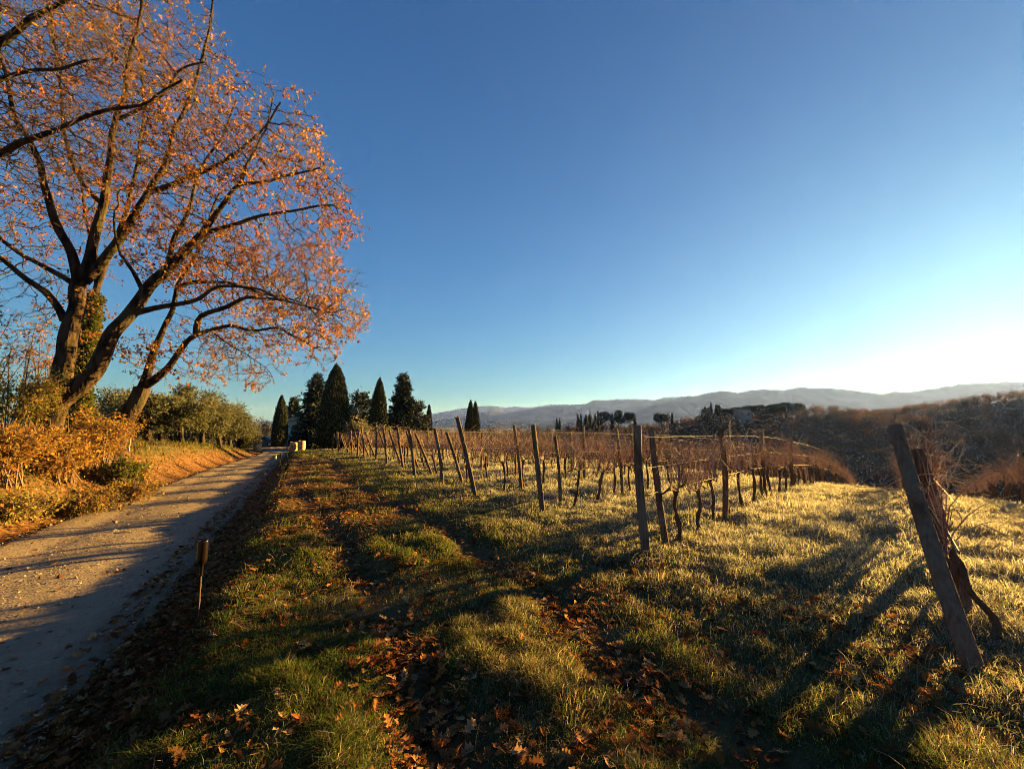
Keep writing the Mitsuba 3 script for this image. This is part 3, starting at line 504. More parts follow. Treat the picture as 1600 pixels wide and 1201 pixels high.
def oak(name, label, limbs, env, seed, leaf_frac=1.0, leaf=(0.07, 0.118)):
    rng = R(seed); tree = thing(name, label, 'tree'); nodes, parent, rad = [], [], []
    for li, pts in enumerate(limbs):
        path = smooth_path(pts, 0.24); k = len(path)
        wig = nfbm(np.stack([path[:, 0] * 0.9, path[:, 1] * 0.9, path[:, 2] * 0.9 + li], -1)[:, None] + np.array([[0, 0, 0], [50, 0, 0], [0, 50, 0]]), 2, seed) - 0.5
        path[:, :3] += wig * np.minimum(0.5, 1.2 * path[:, 3:4] + 0.12) * np.linspace(0, 1, k)[:, None].clip(0, 0.5) * 1.6
        if li == 0: path[:, 3] *= 1 + 0.35 * np.exp(-np.linspace(0, 7, k))
        V, F = limb_mesh(path, rng, 14 if li == 0 else 9)
        put('trunk' if li == 0 else 'branch', mikit.ply((V, F), 'mat_bark', 40), tree)
        if nodes:
            arr = np.array(nodes); b = int(np.argmin(np.linalg.norm(arr - path[0, :3], axis=1)))
        else: b = -1
        for i in range(k):
            nodes.append(path[i, :3]); parent.append(b if i == 0 else len(nodes) - 2); rad.append(path[i, 3])
    base = len(nodes)
    attr = np.vstack([np.array([e[:3]]) + unit(rng.normal(size=(int(e[6] * 1.3), 3))) * rng.random((int(e[6] * 1.3), 1)) ** 0.42 * np.array([e[3], e[4], e[5]]) for e in env])
    attr = attr[nfbm(attr * 0.55 + seed, 2, seed) > 0.42]; free = np.array(nodes)
    nodes, parent = grow(free, parent, attr, rng)
    n = len(nodes); acc = np.zeros(n); kids = np.bincount(parent[parent >= 0], minlength=n)
    for i in range(n - 1, base - 1, -1):
        if kids[i] == 0 or acc[i] == 0: acc[i] += 0.0088 ** 1.95
        acc[parent[i]] += acc[i]
    r = np.maximum(acc, 1e-9) ** (1 / 1.95); r[:base] = np.minimum(rad, np.maximum(r[:base], 0.02))
    e = np.arange(base, n); pa = parent[e]
    r0 = np.minimum(np.maximum(r[pa], r[e]), r[e] * 1.5 + 0.004)
    mid = (nodes[pa] + nodes[e]) / 2 + rng.normal(0, 0.022, (len(e), 3))
    tw = MB(); big = r[e] > 0.018
    BR, TW = (0.045, 0.033, 0.024), (0.060, 0.040, 0.031)
    for m, sd, col in ((big, 6, BR), (~big, 4, TW)):
        P = np.stack([nodes[pa[m]], mid[m], nodes[e[m]]], 1); rr = np.stack([r0[m], (r0[m] + r[e[m]]) / 2, r[e[m]]], 1)
        V, F = tubes(P, rr, sd); tw.add(V, F, col)
    tips = e[kids[e] == 0]; thin_ = e[r[e] < 0.016]
    src = np.concatenate([np.repeat(tips, 4), np.repeat(thin_, 2)])
    d = unit(unit(nodes[src] - nodes[parent[src]]) * 0.9 + rng.normal(0, 0.62, (len(src), 3)) + [0, 0, 0.05]); L = rng.uniform(0.16, 0.46, len(src))[:, None]
    bend = rng.normal(0, 0.10, (len(src), 3)) * L
    P = np.stack([nodes[src], nodes[src] + d * L * 0.5 + bend, nodes[src] + d * L], 1)
    V, F = tubes(P, np.broadcast_to([0.0042, 0.0034, 0.002], (len(src), 3)), 3); tw.add(V, F, TW)
    put('twigs', tw.ply('mat_twig'), tree, kind='stuff')
    cl = nfbm(nodes[src] * 0.9, 2, seed + 5); keep = rng.random(len(src)) < np.clip((cl - 0.36) * 5.0, 0.06, 1.0) * leaf_frac
    q = np.flatnonzero(keep); q = np.repeat(q, rng.integers(1, 7, len(q))); m = len(q)
    f = rng.uniform(0.35, 1.0, m)[:, None]; pos = P[q, 0] * (1 - f) + P[q, 2] * f
    ld, ls, _ = frames(m, rng); ld = unit(ld * 0.8 + d[q] * 0.5 + [0, 0, -0.35]); ls = unit(np.cross(ld, ls))
    Ls = rng.uniform(*leaf, m)
    V, F = leaves(pos, ld, ls, Ls, Ls * rng.uniform(0.5, 0.75, m), 0.25)
    put('crown', MB().add(V, F, np.repeat(pick(OAKLEAVES, m, rng, 0.25) * (0.62 + 0.85 * nfbm(pos * 0.7, 2, seed + 9))[:, None] * (1 + (nfbm(pos * 0.45, 2, seed + 11) - 0.5)[:, None] * [0.1, 0.9, 0.7]), 4, 0)).ply('mat_leaf'), tree, kind='stuff', label='thin crown of dry orange brown leaves')
    return tree, nodes, limbs
OAKTXT = {'A': 'tall upright oak with dark trunk and orange leaves, leftmost trunk rising from the shrubs',
          'B': 'oak with ivy wrapped trunk standing behind the forked leaning trunks', 'C': 'thick oak leaning right over the road with long curved limbs, middle of the trunks',
          'D': 'oak nearest the olive grove, its forked trunk leaning low towards the road', 'E': 'oak beyond the left edge whose lit branches hang into the upper left corner'}
for i, (k, limbs, env) in enumerate(OAKS):
    tree, _, _ = oak('oak_tree', OAKTXT[k], limbs, env, 70 + i, leaf_frac={'E': 0.32, 'A': 0.42, 'B': 0.42}.get(k, 1.3))
    if k == 'B':
        rng = R(99); path = smooth_path(limbs[0], 0.05); path = path[(path[:, 2] < 6.6)]; j = rng.integers(0, len(path), 5200)
        ang = rng.uniform(0, 2 * np.pi, 5200); o = np.stack([np.cos(ang), np.sin(ang), 0 * ang], -1)
        pos = path[j, :3] + o * (path[j, 3:4] * (1.0 + rng.uniform(0, 0.75, (5200, 1)))) + rng.normal(0, 0.04, (5200, 3))
        ld = unit(o + rng.normal(0, 0.5, (5200, 3)) + [0, 0, -0.6]); ls = unit(np.cross(ld, rng.normal(size=(5200, 3))))
        V, F = leaves(pos, ld, ls, rng.uniform(0.07, 0.12, 5200), rng.uniform(0.07, 0.11, 5200), 0.15)
        put('ivy', MB().add(V, F, np.repeat(pick([(0.045, 0.075, 0.02), (0.07, 0.09, 0.025), (0.16, 0.13, 0.04)], 5200, rng), 4, 0)).ply('mat_leaf'), tree, kind='stuff', label='green ivy wound round the trunk')

def shrub(label, xy, rx, rz, pal, seed, n=3600, leaf=(0.05, 0.09), stems=16, name='shrub', cat='shrub', lift=0.0, twig=(0.12, 0.08, 0.055)):
    rng = R(seed); key = thing(name, label, cat); x, y = xy; z0 = float(ground_z(x, y)) - 0.05
    a = rng.uniform(0, 2 * np.pi, stems); q = rng.uniform(0.25, 1, stems); top = np.stack([x + rx * 0.8 * q * np.cos(a), y + rx * 0.8 * q * np.sin(a), z0 + rz * rng.uniform(0.6, 1.05, stems)], -1)
    bs = np.array([x, y, z0]) + rng.normal(0, 0.18, (stems, 3)) * [1, 1, 0]
    u = np.linspace(0, 1, 7)[None, :, None]
    P = bs[:, None] * (1 - u) + top[:, None] * u + np.array([0, 0, 1]) * 0.25 * rz * np.sin(u * np.pi) + rng.normal(0, 0.05, (stems, 7, 3)) * u
    st = MB(); V, F = tubes(P, np.linspace(0.018, 0.004, 7), 5); st.add(V, F, twig)
    m = stems * 26; pi, ui = rng.integers(0, stems, m), rng.integers(2, 7, m)
    b0 = P[pi, ui]; dd = unit(rng.normal(size=(m, 3)) + [0, 0, 0.25]); L = rng.uniform(0.2, 0.55, m)[:, None] * min(1.2, rx)
    Q = np.stack([b0, b0 + dd * L * 0.5 + rng.normal(0, 0.03, (m, 3)), b0 + dd * L + [0, 0, -0.04]], 1)
    V, F = tubes(Q, np.broadcast_to([0.005, 0.004, 0.002], (m, 3)), 3); st.add(V, F, twig)
    put('stems', st.ply('mat_twig'), key, kind='stuff')
    if n:
        w = rng.random(m) ** 1.6; i = rng.choice(m, n, p=w / w.sum()); f = rng.uniform(0.2, 1.05, n)[:, None]
        pos = Q[i, 0] * (1 - f) + Q[i, 2] * f + rng.normal(0, 0.05, (n, 3)); ld, ls, _ = frames(n, rng); ld = unit(ld + [0, 0, -0.25]); ls = unit(np.cross(ld, ls)); Ls = rng.uniform(*leaf, n)
        V, F = leaves(pos, ld, ls, Ls, Ls * 0.62, 0.2)
        put('foliage', MB().add(V, F, np.repeat(pick(pal, n, rng, 0.25), 4, 0)).ply('mat_leaf'), key, kind='stuff')
GOLD = [(0.27, 0.135, 0.030), (0.33, 0.185, 0.042), (0.19, 0.085, 0.024), (0.28, 0.185, 0.048), (0.12, 0.09, 0.026)]
OLIVEY = [(0.11, 0.10, 0.03), (0.17, 0.14, 0.04), (0.07, 0.08, 0.02), (0.21, 0.14, 0.04)]
GRN = [(0.045, 0.065, 0.018), (0.065, 0.08, 0.024), (0.12, 0.11, 0.035)]
shrub('orange leaved shrub low at the left edge of the picture', (-10.77,8.60), 1.1, 1.15, GOLD, 201, 4800)
shrub('bright orange shrub in front of the upright oak trunk', (-11.38,10.20), 1.2, 1.2, GOLD, 202, 5200)
shrub('tall golden shrub between the oak trunks', (-12.10,11.60), 1.1, 1.55, GOLD, 203, 3600)
shrub('olive green thicket behind the orange shrubs at the left edge', (-13.86,11.00), 1.6, 2.1, OLIVEY, 204, 6000, name='thicket')
shrub('loose orange sapling bush left of the low leaning oak', (-12.70,12.60), 0.75, 1.3, GOLD, 205, 1700)
shrub('small green bush at the foot of the low leaning oak', (-11.54,11.90), 0.62, 0.9, GRN, 206, 2600)
shrub('small yellowing bush right of the green bush', (-11.73,12.60), 0.45, 0.85, [(0.34, 0.25, 0.06), (0.42, 0.22, 0.05), (0.13, 0.15, 0.04)], 207, 1300)
shrub('yellow green bramble sprawling on the bank above the road', (-9.76,8.00), 0.75, 0.42, [(0.22, 0.19, 0.05), (0.15, 0.15, 0.04), (0.28, 0.17, 0.045)], 208, 1900)
shrub('low tawny bramble on the bank left of the green bush', (-9.81,9.40), 0.75, 0.42, GOLD + OLIVEY, 209, 1700)
shrub('low tawny bramble on the bank below the green bush', (-10.33,11.00), 0.8, 0.45, GOLD + OLIVEY, 210, 2200)
shrub('dark evergreen bush where the grass bank meets the road, by the left barrel', (-25.37,38.00), 1.0, 1.35, [(0.03, 0.04, 0.018), (0.05, 0.055, 0.025)], 211, 3000, leaf=(0.1, 0.2))
shrub('grey leaved shrub between the tall cypress and the vine rows', (-12.99,34.00), 1.6, 2.6, [(0.13, 0.13, 0.085), (0.18, 0.16, 0.11)], 212, 2600, leaf=(0.1, 0.2))
shrub('grey leaved shrub under the solitary cypress', (-12.93,38.00), 1.5, 2.2, [(0.13, 0.13, 0.085), (0.18, 0.16, 0.11)], 213, 2200, leaf=(0.1, 0.2))
for i, (px_, d_, h_) in enumerate([(-15.49,12.50, 3.6), (-15.61,13.00, 4.2), (-15.43,13.50, 3.8), (-14.67,11.50, 3.4), (-17.58,15.00, 4.0), (-15.79,12.00, 4.2)]):
    shrub(['thin bare sapling rising from the thicket, second from the left edge', 'thin bare sapling, tallest above the thicket', 'thin sapling just left of the upright oak trunk', 'thin bare sapling at the very left edge', 'thin sapling behind the thicket left of the oak', 'thin bare sapling beyond the left edge'][i],
          (px_, d_), 0.75, h_, OAKLEAVES, 230 + i, 160, leaf=(0.06, 0.1), stems=5, twig=(0.05, 0.038, 0.03), name='bare_sapling', cat='sapling')

def canopy(rng, n, centers, radii, shell=0.55):
    k = rng.choice(len(centers), n, p=np.prod(radii, 1) ** (2 / 3) / (np.prod(radii, 1) ** (2 / 3)).sum())
    u = unit(rng.normal(size=(n, 3))); return np.asarray(centers)[k] + u * (shell + (1 - shell) * rng.random((n, 1))) * np.asarray(radii)[k], u
def olive(label, xy, h, w, seed, n=7000):
    rng = R(seed); key = thing('olive_tree', label, 'olive tree', 'olive trees left of the road'); x, y = xy; z0 = float(ground_z(x, y)) - 0.05
    th = h * 0.27; lean = rng.normal(0, 0.12, 2)
    path = np.array([(x, y, z0, 0.19), (x + lean[0] * 0.5, y + lean[1] * 0.5, z0 + th * 0.5, 0.15), (x + lean[0], y + lean[1], z0 + th, 0.15)])
    put('trunk', mikit.ply(limb_mesh(smooth_path(path, 0.12), rng, 9), 'mat_bark', 40), key)
    m = 10; a = np.arange(m) * 2 * np.pi / m + rng.uniform(0, 1); rr = w * rng.uniform(0.3, 0.75, m)
    C = np.stack([x + rr * np.cos(a), y + rr * np.sin(a), z0 + h * rng.uniform(0.36, 0.8, m)], -1); C = np.vstack([C, [x + rng.normal(0, 0.3), y, z0 + h * rng.uniform(0.72, 0.92)]])
    Rd = np.stack([w * rng.uniform(0.26, 0.54, m + 1)] * 2 + [h * rng.uniform(0.12, 0.26, m + 1)], -1)
    for c in C:
        pt = np.array([(*path[2, :3], 0.08), (*(path[2, :3] * 0.5 + c * 0.5 + [0, 0, 0.1]), 0.05), (*c, 0.015)])
        put('branch', mikit.ply(limb_mesh(smooth_path(pt, 0.2), rng, 6), 'mat_bark', 40), key)
    pos, u = canopy(rng, n, C, Rd, 0.25); pos = pos + u * (rng.random((n, 1)) < 0.12) * rng.uniform(0, 0.4, (n, 1)); kp = nfbm(pos * 1.4, 2, seed) > 0.40; pos, u = pos[kp], u[kp]; n = len(pos); ld = unit(u * 0.6 + rng.normal(0, 0.7, (n, 3)) + [0, 0, 0.25]); ls = unit(np.cross(ld, rng.normal(size=(n, 3)))); L = rng.uniform(0.12, 0.26, n)
    V, F = leaves(pos, ld, ls, L, L * 0.36, 0.1)
    put('crown', MB().add(V, F, np.repeat(pick([(0.085, 0.095, 0.05), (0.12, 0.125, 0.08), (0.06, 0.068, 0.035), (0.14, 0.13, 0.075)], n, rng), 4, 0)).ply('mat_leaf'), key, kind='stuff')
for i, (xx, yy, h, w, lab) in enumerate([(-19.92,22.00, 3.1, 1.75, 'grey green olive tree with dark forked trunk, nearest to the oaks'), (-19.42,23.50, 3.5, 1.8, 'grey green olive tree, second from the oaks in the grove row'), (-20.50,26.50, 3.7, 1.9, 'grey green olive tree, third from the oaks in the grove row'),
        (-21.91,30.00, 3.7, 1.9, 'grey green olive tree in the middle of the row beside the road verge'), (-23.90,34.00, 3.9, 2.0, 'grey green olive tree, fifth from the oaks beside the verge'), (-25.86,38.00, 3.5, 1.9, 'small olive tree nearest the house end of the grove'),
        (-25.37,29.00, 3.9, 2.0, 'olive tree standing in the second row behind the nearest olive'), (-27.01,34.00, 4.2, 2.1, 'olive tree in the second row behind the middle of the grove'), (-24.83,26.00, 3.8, 2.0, 'olive tree glimpsed between the two right oak trunks'), (-30.58,30.00, 3.9, 2.1, 'olive tree far behind the leaning oaks'), (-30.30,33.00, 3.8, 2.2, 'olive tree in the back of the grove, nearest the oaks'), (-31.47,37.00, 4.0, 2.3, 'olive tree in the back of the grove, second from the oaks'), (-32.78,43.00, 4.2, 2.4, 'olive tree in the back of the grove, third from the oaks'), (-33.80,47.00, 4.3, 2.4, 'olive tree in the back of the grove, nearest the house'), (-38.47,47.00, 4.4, 2.6, 'olive tree at the very back of the grove')]):
    olive(lab, (xx, yy), h, w, 300 + i)
k = thing('tree_guard', 'pale tree guard post behind the foot of the low leaning oak', 'tree guard')
gx, gy = -14.54,15.20; gz = float(ground_z(gx, gy))
put('tube', mikit.ply(tubes(np.array([[(gx, gy, gz - 0.05), (gx, gy, gz + 0.45), (gx + 0.01, gy, gz + 0.95)]]), 0.05, 10, cap=True), 'mat_paleguard', 40), k)
put('stake', mikit.ply(tubes(np.array([[(gx + 0.08, gy, gz - 0.05), (gx + 0.08, gy, gz + 0.5), (gx + 0.08, gy, gz + 1.1)]]), 0.016, 6, cap=True), 'mat_post', 40), k)

# ---------------------------------------------------------------- conifers
CYP = [(0.030, 0.040, 0.016), (0.045, 0.052, 0.020), (0.022, 0.028, 0.012), (0.065, 0.062, 0.026)]
def cypress(label, xy, h, w, seed, n=9000, tops=1, group=None, zoff=0.0, size=1.0):
    rng = R(seed); key = thing('cypress', label, 'cypress', group); x, y = xy; z0 = float(ground_z(x, y)) + zoff
    put('trunk', mikit.ply(tubes(np.array([[(x, y, z0 - 0.1), (x, y, z0 + h * 0.3), (x, y, z0 + h * 0.8)]]), np.array([[0.03, 0.025, 0.008]]) * h ** 0.8, 8), 'mat_bark', 40), key)
    pr_ = lambda q: w * np.clip(np.minimum((q / 0.16) ** 0.45 * 0.8 + 0.2, 1.0), 0, 1) * np.clip(1 - q ** 2.7, 0, 1) ** 0.8
    def rad(q, a): return pr_(q) * (0.80 + 0.36 * nfbm(np.stack([np.cos(a) * 1.6, np.sin(a) * 1.6, q * h * 0.35 + seed], -1), 3, seed))
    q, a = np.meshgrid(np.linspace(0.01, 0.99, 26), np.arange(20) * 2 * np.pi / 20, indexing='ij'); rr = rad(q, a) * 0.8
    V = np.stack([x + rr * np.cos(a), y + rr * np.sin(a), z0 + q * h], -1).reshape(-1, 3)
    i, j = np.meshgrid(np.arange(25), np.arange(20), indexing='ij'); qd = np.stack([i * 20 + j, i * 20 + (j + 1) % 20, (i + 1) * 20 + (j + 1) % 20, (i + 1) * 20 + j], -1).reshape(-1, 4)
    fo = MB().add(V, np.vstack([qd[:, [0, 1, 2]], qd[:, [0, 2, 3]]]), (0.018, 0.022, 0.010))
    q = 1 - rng.random(n) ** 0.62; a = rng.uniform(0, 2 * np.pi, n); rr = rad(q, a) * (rng.uniform(0.72, 1.03, n) + 0.14 * (rng.random(n) < 0.06))
    o = np.stack([np.cos(a), np.sin(a), 0 * a], -1); pos = np.stack([x + rr * np.cos(a), y + rr * np.sin(a), z0 + q * h], -1)
    d = unit(o * 0.45 + [0, 0, 1] + rng.normal(0, 0.28, (n, 3))); s = unit(np.cross(d, o + rng.normal(0, 0.5, (n, 3)))); L = rng.uniform(0.15, 0.42, n) * size
    V, F = leaves(pos - d * L[:, None] * 0.5, d, s, L, L * 0.42, -0.25)
    fo.add(V, F, np.repeat(pick(CYP, n, rng, 0.25), 4, 0))
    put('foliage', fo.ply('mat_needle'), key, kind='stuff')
def top_at(xy, z): return z - float(ground_z(*xy))
def fir(label, xy, h, w, seed, n=9000, name='fir_tree', cat='fir', pal=((0.025, 0.036, 0.024), (0.036, 0.048, 0.030), (0.05, 0.058, 0.038)), whorl=26, droop=0.25, taper=0.9, bottom=0.04, gap=0.0, zoff=0.0, size=1.0):
    rng = R(seed); key = thing(name, label, cat); x, y = xy; z0 = float(ground_z(x, y)) + zoff
    put('trunk', mikit.ply(tubes(np.array([[(x, y, z0 - 0.1), (x, y, z0 + h * 0.5), (x, y, z0 + h)]]), np.array([[0.03, 0.018, 0.003]]) * h ** 0.9, 8), 'mat_bark', 40), key)
    m = whorl * 9; q = bottom + (1 - bottom) * (np.repeat(np.arange(whorl), 9) + rng.uniform(-0.3, 0.3, m)) / whorl; a = rng.uniform(0, 2 * np.pi, m)
    L = w * np.clip(1 - q, 0.02, 1) ** taper * rng.uniform(0.65, 1.12, m) * np.minimum(1, 0.6 + q * 3)
    o = np.stack([np.cos(a), np.sin(a), -droop + 0.75 * q ** 2 + rng.normal(0, 0.08, m)], -1)
    b0 = np.stack([x + 0 * q, y + 0 * q, z0 + q * h], -1)
    P = np.stack([b0, b0 + o * L[:, None] * 0.55, b0 + o * L[:, None] * [1, 1, 1.0] + np.array([0, 0, 0.06]) * L[:, None]], 1)
    fo = MB(); V, F = tubes(P, np.array([0.03, 0.02, 0.006]) * h ** 0.3, 3); fo.add(V, F, (0.03, 0.025, 0.018))
    pr_ = L / L.sum(); i = rng.choice(m, n, p=pr_); f = rng.uniform(0.12, 1, n)[:, None] ** 0.8
    pos = b0[i] + o[i] * (L[i, None] * f) + rng.normal(0, 0.09, (n, 3)) * (1 + w * 0.35)
    d = unit(o[i] + rng.normal(0, 0.55, (n, 3)) + [0, 0, -0.1]); s = unit(np.cross(d, rng.normal(size=(n, 3)))); Lf = rng.uniform(0.22, 0.5, n) * size
    V, F = leaves(pos, d, s, Lf, Lf * 0.42, -0.15); fo.add(V, F, np.repeat(pick(pal, n, rng, 0.25), 4, 0))
    put('foliage', fo.ply('mat_needle'), key, kind='stuff')
def pine(label, xy, h, w, thick, seed, n=1500, name='stone_pine', cat='stone pine', zoff=0.0, lobes=7, size=1.0, pal=((0.030, 0.036, 0.018), (0.045, 0.050, 0.025), (0.06, 0.058, 0.03))):
    rng = R(seed); key = thing(name, label, cat); x, y = xy; z0 = float(ground_z(x, y)) + zoff
    put('trunk', mikit.ply(tubes(np.array([[(x, y, z0 - 0.2), (x + 0.1, y, z0 + h * 0.4), (x, y, z0 + h - thick * 0.6)]]), np.array([[0.035, 0.028, 0.02]]) * h ** 0.85, 8), 'mat_bark', 40), key)
    a = np.arange(lobes) * 2.4; rr = w * 0.62 * np.sqrt((np.arange(lobes) + 0.3) / lobes)
    C = np.stack([x + rr * np.cos(a), y + rr * np.sin(a), z0 + h - thick * (0.62 + 0.2 * rng.random(lobes) + 0.25 * (rr / w))], -1)
    Rd = np.stack([w * rng.uniform(0.34, 0.46, lobes)] * 2 + [thick * rng.uniform(0.36, 0.5, lobes)], -1)
    fo = MB()
    for c, r in zip(C, Rd):
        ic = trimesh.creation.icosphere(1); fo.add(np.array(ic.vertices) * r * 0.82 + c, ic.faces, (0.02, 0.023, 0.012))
        V, F = tubes(np.array([[(x, y, z0 + h * 0.55), (*((c + [x, y, z0 + h * 0.6]) / 2),), tuple(c)]]), np.array([[0.014, 0.01, 0.006]]) * h, 4); fo.add(V, F, (0.05, 0.038, 0.028))
    pos, u = canopy(rng, n, C, Rd, 0.8); d = unit(u * 0.8 + rng.normal(0, 0.6, (n, 3)) + [0, 0, 0.3]); s = unit(np.cross(d, rng.normal(size=(n, 3)))); L = rng.uniform(0.4, 0.9, n) * size
    V, F = leaves(pos, d, s, L, L * 0.5, -0.1); fo.add(V, F, np.repeat(pick(pal, n, rng, 0.22), 4, 0))
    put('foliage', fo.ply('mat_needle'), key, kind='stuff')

cypress('big dark broad cypress beside the right barrel at the road end', (-20.30,45.50), top_at((-20.30,45.50), 8.6), 1.8, 401, 14000)
fir('dark conifer close against the left side of the big cypress', (-24.22,49.00), top_at((-24.22,49.00), 7.8), 2.9, 402, 12000, name='conifer', cat='conifer', whorl=30, droop=0.1, taper=0.75)
cypress('cypress left of the house beside the parked car', (-33.70,58.00), top_at((-33.70,58.00), 5.85), 1.05, 403, 8000)
fir('dark pine rising behind the house roof', (-40.74,74.00), top_at((-40.74,74.00), 6.6), 2.2, 404, 5000, name='pine_tree', cat='pine', droop=-0.1, whorl=12, size=1.6)
fir('open branched cedar between the two tall cypresses', (-22.16,58.00), top_at((-22.16,58.00), 6.1), 3.4, 405, 4200, name='cedar', cat='cedar', whorl=9, droop=-0.15, taper=0.55, size=1.4)
cypress('solitary pointed cypress behind the vine rows, left of the fir', (-15.43,46.00), top_at((-15.43,46.00), 7.05), 1.05, 406, 8500)
fir('broad tall fir tree right of the solitary cypress', (-13.80,50.00), top_at((-13.80,50.00), 8.1), 2.7, 407, 12000, whorl=24, droop=0.05, size=1.2)
fir('rounded dark tree against the right flank of the broad fir', (-12.35,52.00), top_at((-12.35,52.00), 4.6), 2.0, 408, 3800, name='evergreen_tree', cat='tree', droop=-0.3, taper=0.5, whorl=12, pal=((0.04, 0.045, 0.03), (0.06, 0.06, 0.04)))
cypress('small narrow cypress right of the broad fir', (-11.27,54.00), top_at((-11.27,54.00), 4.35), 0.55, 409, 4000)
cypress('left one of the twin cypresses standing alone beyond the vines', (-6.05,58.00), top_at((-6.05,58.00), 5.2), 0.85, 410, 5000)
cypress('right one of the twin cypresses standing alone beyond the vines', (-5.41,58.60), top_at((-5.41,58.60), 5.0), 0.8, 411, 5000)
shrub('leafless tree with pinkish twigs behind the parked car', (-40.68,66.00), 2.7, 4.4, [(0.2, 0.13, 0.09)], 414, 900, leaf=(0.1, 0.2), stems=26, name='bare_tree', cat='tree')

# far trees on the ridge across the valley
def ridge_z(px_, py_, d): return 1.7 + (662 - py_) / 620 * d
far = [('cypress', 870, 652, 662, .9), ('cypress', 874.5, 652.5, 662, .8), ('cypress', 903, 645, 664, 1.2), ('cypress', 907.5, 646, 664, 1.3), ('cypress', 916, 647, 664, 2.2), ('cypress', 922, 646, 664, 2.4), ('cypress', 934.5, 640, 664, .9), ('cypress', 930, 645, 664, 1.5), ('cypress', 940, 643, 664, 1.3), ('cypress', 957, 645, 664, 1.3), ('cypress', 992, 649, 660, .9), ('cypress', 1050.5, 644, 655, .9), ('cypress', 1112, 628, 645, 1.0), ('cypress', 1103, 634, 645, 1.4), ('cypress', 1108, 636, 645, 1.4), ('cypress', 1121, 631, 646, 1.6), ('cypress', 1125, 632, 646, 1.5), ('cypress', 1099, 638, 647, 1.3)]
ordw = ['leftmost', 'second', 'third', 'fourth', 'fifth', 'sixth', 'seventh', 'eighth', 'ninth', 'tenth', 'eleventh', 'twelfth', 'thirteenth', 'fourteenth', 'fifteenth', 'sixteenth', 'seventeenth', 'eighteenth']
for i, (kd, px_, top, bot, w) in enumerate(sorted(far, key=lambda q: q[1])):
    d = 236.0 + 3 * (i % 3); x = (px_ - 800) / 620 * 0.995 * d; gz = float(ground_z(x, d)); zt = ridge_z(px_, top, d)
    cypress('%s cypress from the left along the far ridge beyond the valley' % ordw[i], (x, d), max(4.0, zt - gz), w, 430 + i, 700, group='cypresses on the far ridge', size=3.2)
farp = [(945, 641, 9, 5.0, 'stone pine with flat dark top above the far cypress group'), (966, 640.5, 4.5, 3.0, 'small round topped pine right of the far cypress group'), (970, 648, 8, 3.6, 'low wide pine under the small round topped pine'), (984, 642, 7, 4.5, 'pine with loose crown at the right end of the far left group'),
        (1034, 643, 10, 5.0, 'lone umbrella pine standing between the two far groups'), (1135, 637, 7, 3.5, 'low umbrella pine at the left end of the long pine row'), (1152, 635, 8, 4.0, 'umbrella pine above the white house wall'), (1170, 631.5, 8.5, 4.5, 'umbrella pine, third in the long pine row'), (1190, 630, 9, 5.0, 'umbrella pine in the middle of the long pine row'),
        (1209, 628.5, 9, 5.0, 'umbrella pine right of the middle of the long pine row'), (1229, 627, 9, 5.0, 'tall umbrella pine near the right end of the long pine row'), (1247, 628, 8, 4.5, 'umbrella pine at the right end of the long pine row')]
for i, (px_, top, w, th, lab) in enumerate(farp):
    d = 232.0 + 4 * (i % 2); x = (px_ - 800) / 620 * 0.995 * d; gz = float(ground_z(x, d))
    pine(lab, (x, d), max(5.0, ridge_z(px_, top, d) - gz), w / 2 * 0.95, th * 0.9, 460 + i, size=1.5)

# ---------------------------------------------------------------- woodland across the valley
def bare_crown(rng, h, w, n):
    mb_v, mb_f, mb_c, at0 = [], [], [], 0
    tr = np.array([(0, 0, -0.5), (rng.normal(0, .1), 0, h * 0.35), (rng.normal(0, .3), rng.normal(0, .3), h * 0.8)])
    V, F = tubes(tr[None], np.array([[0.16, 0.12, 0.03]]), 4)
    m = 9; a = rng.uniform(0, 6.3, m); e = np.stack([w * 0.8 * np.cos(a), w * 0.8 * np.sin(a), h * rng.uniform(0.6, 0.95, m)], -1)
    P = np.stack([np.broadcast_to(tr[1], (m, 3)), tr[1] * 0.4 + e * 0.6 + [0, 0, 0.3], e], 1); V2, F2 = tubes(P, np.broadcast_to([0.07, 0.05, 0.02], (m, 3)), 3)
    u = unit(rng.normal(size=(n, 3)) * [1, 1, 0.9]); rr = rng.random((n, 1)) ** 0.5; pos = u * rr * [w, w, h * 0.36] + [0, 0, h * 0.62]
    d = unit(u * 0.7 + rng.normal(0, 0.5, (n, 3)) + [0, 0, 0.35]); s = unit(np.cross(d, rng.normal(size=(n, 3)))); V3, F3 = tris(pos - d * 0.3, d, s, rng.uniform(0.5, 1.5, n), rng.uniform(0.06, 0.17, n))
    return np.vstack([V, V2, V3]), np.vstack([F, F2 + len(V), F3 + len(V) + len(V2)]), len(V) + len(V2)
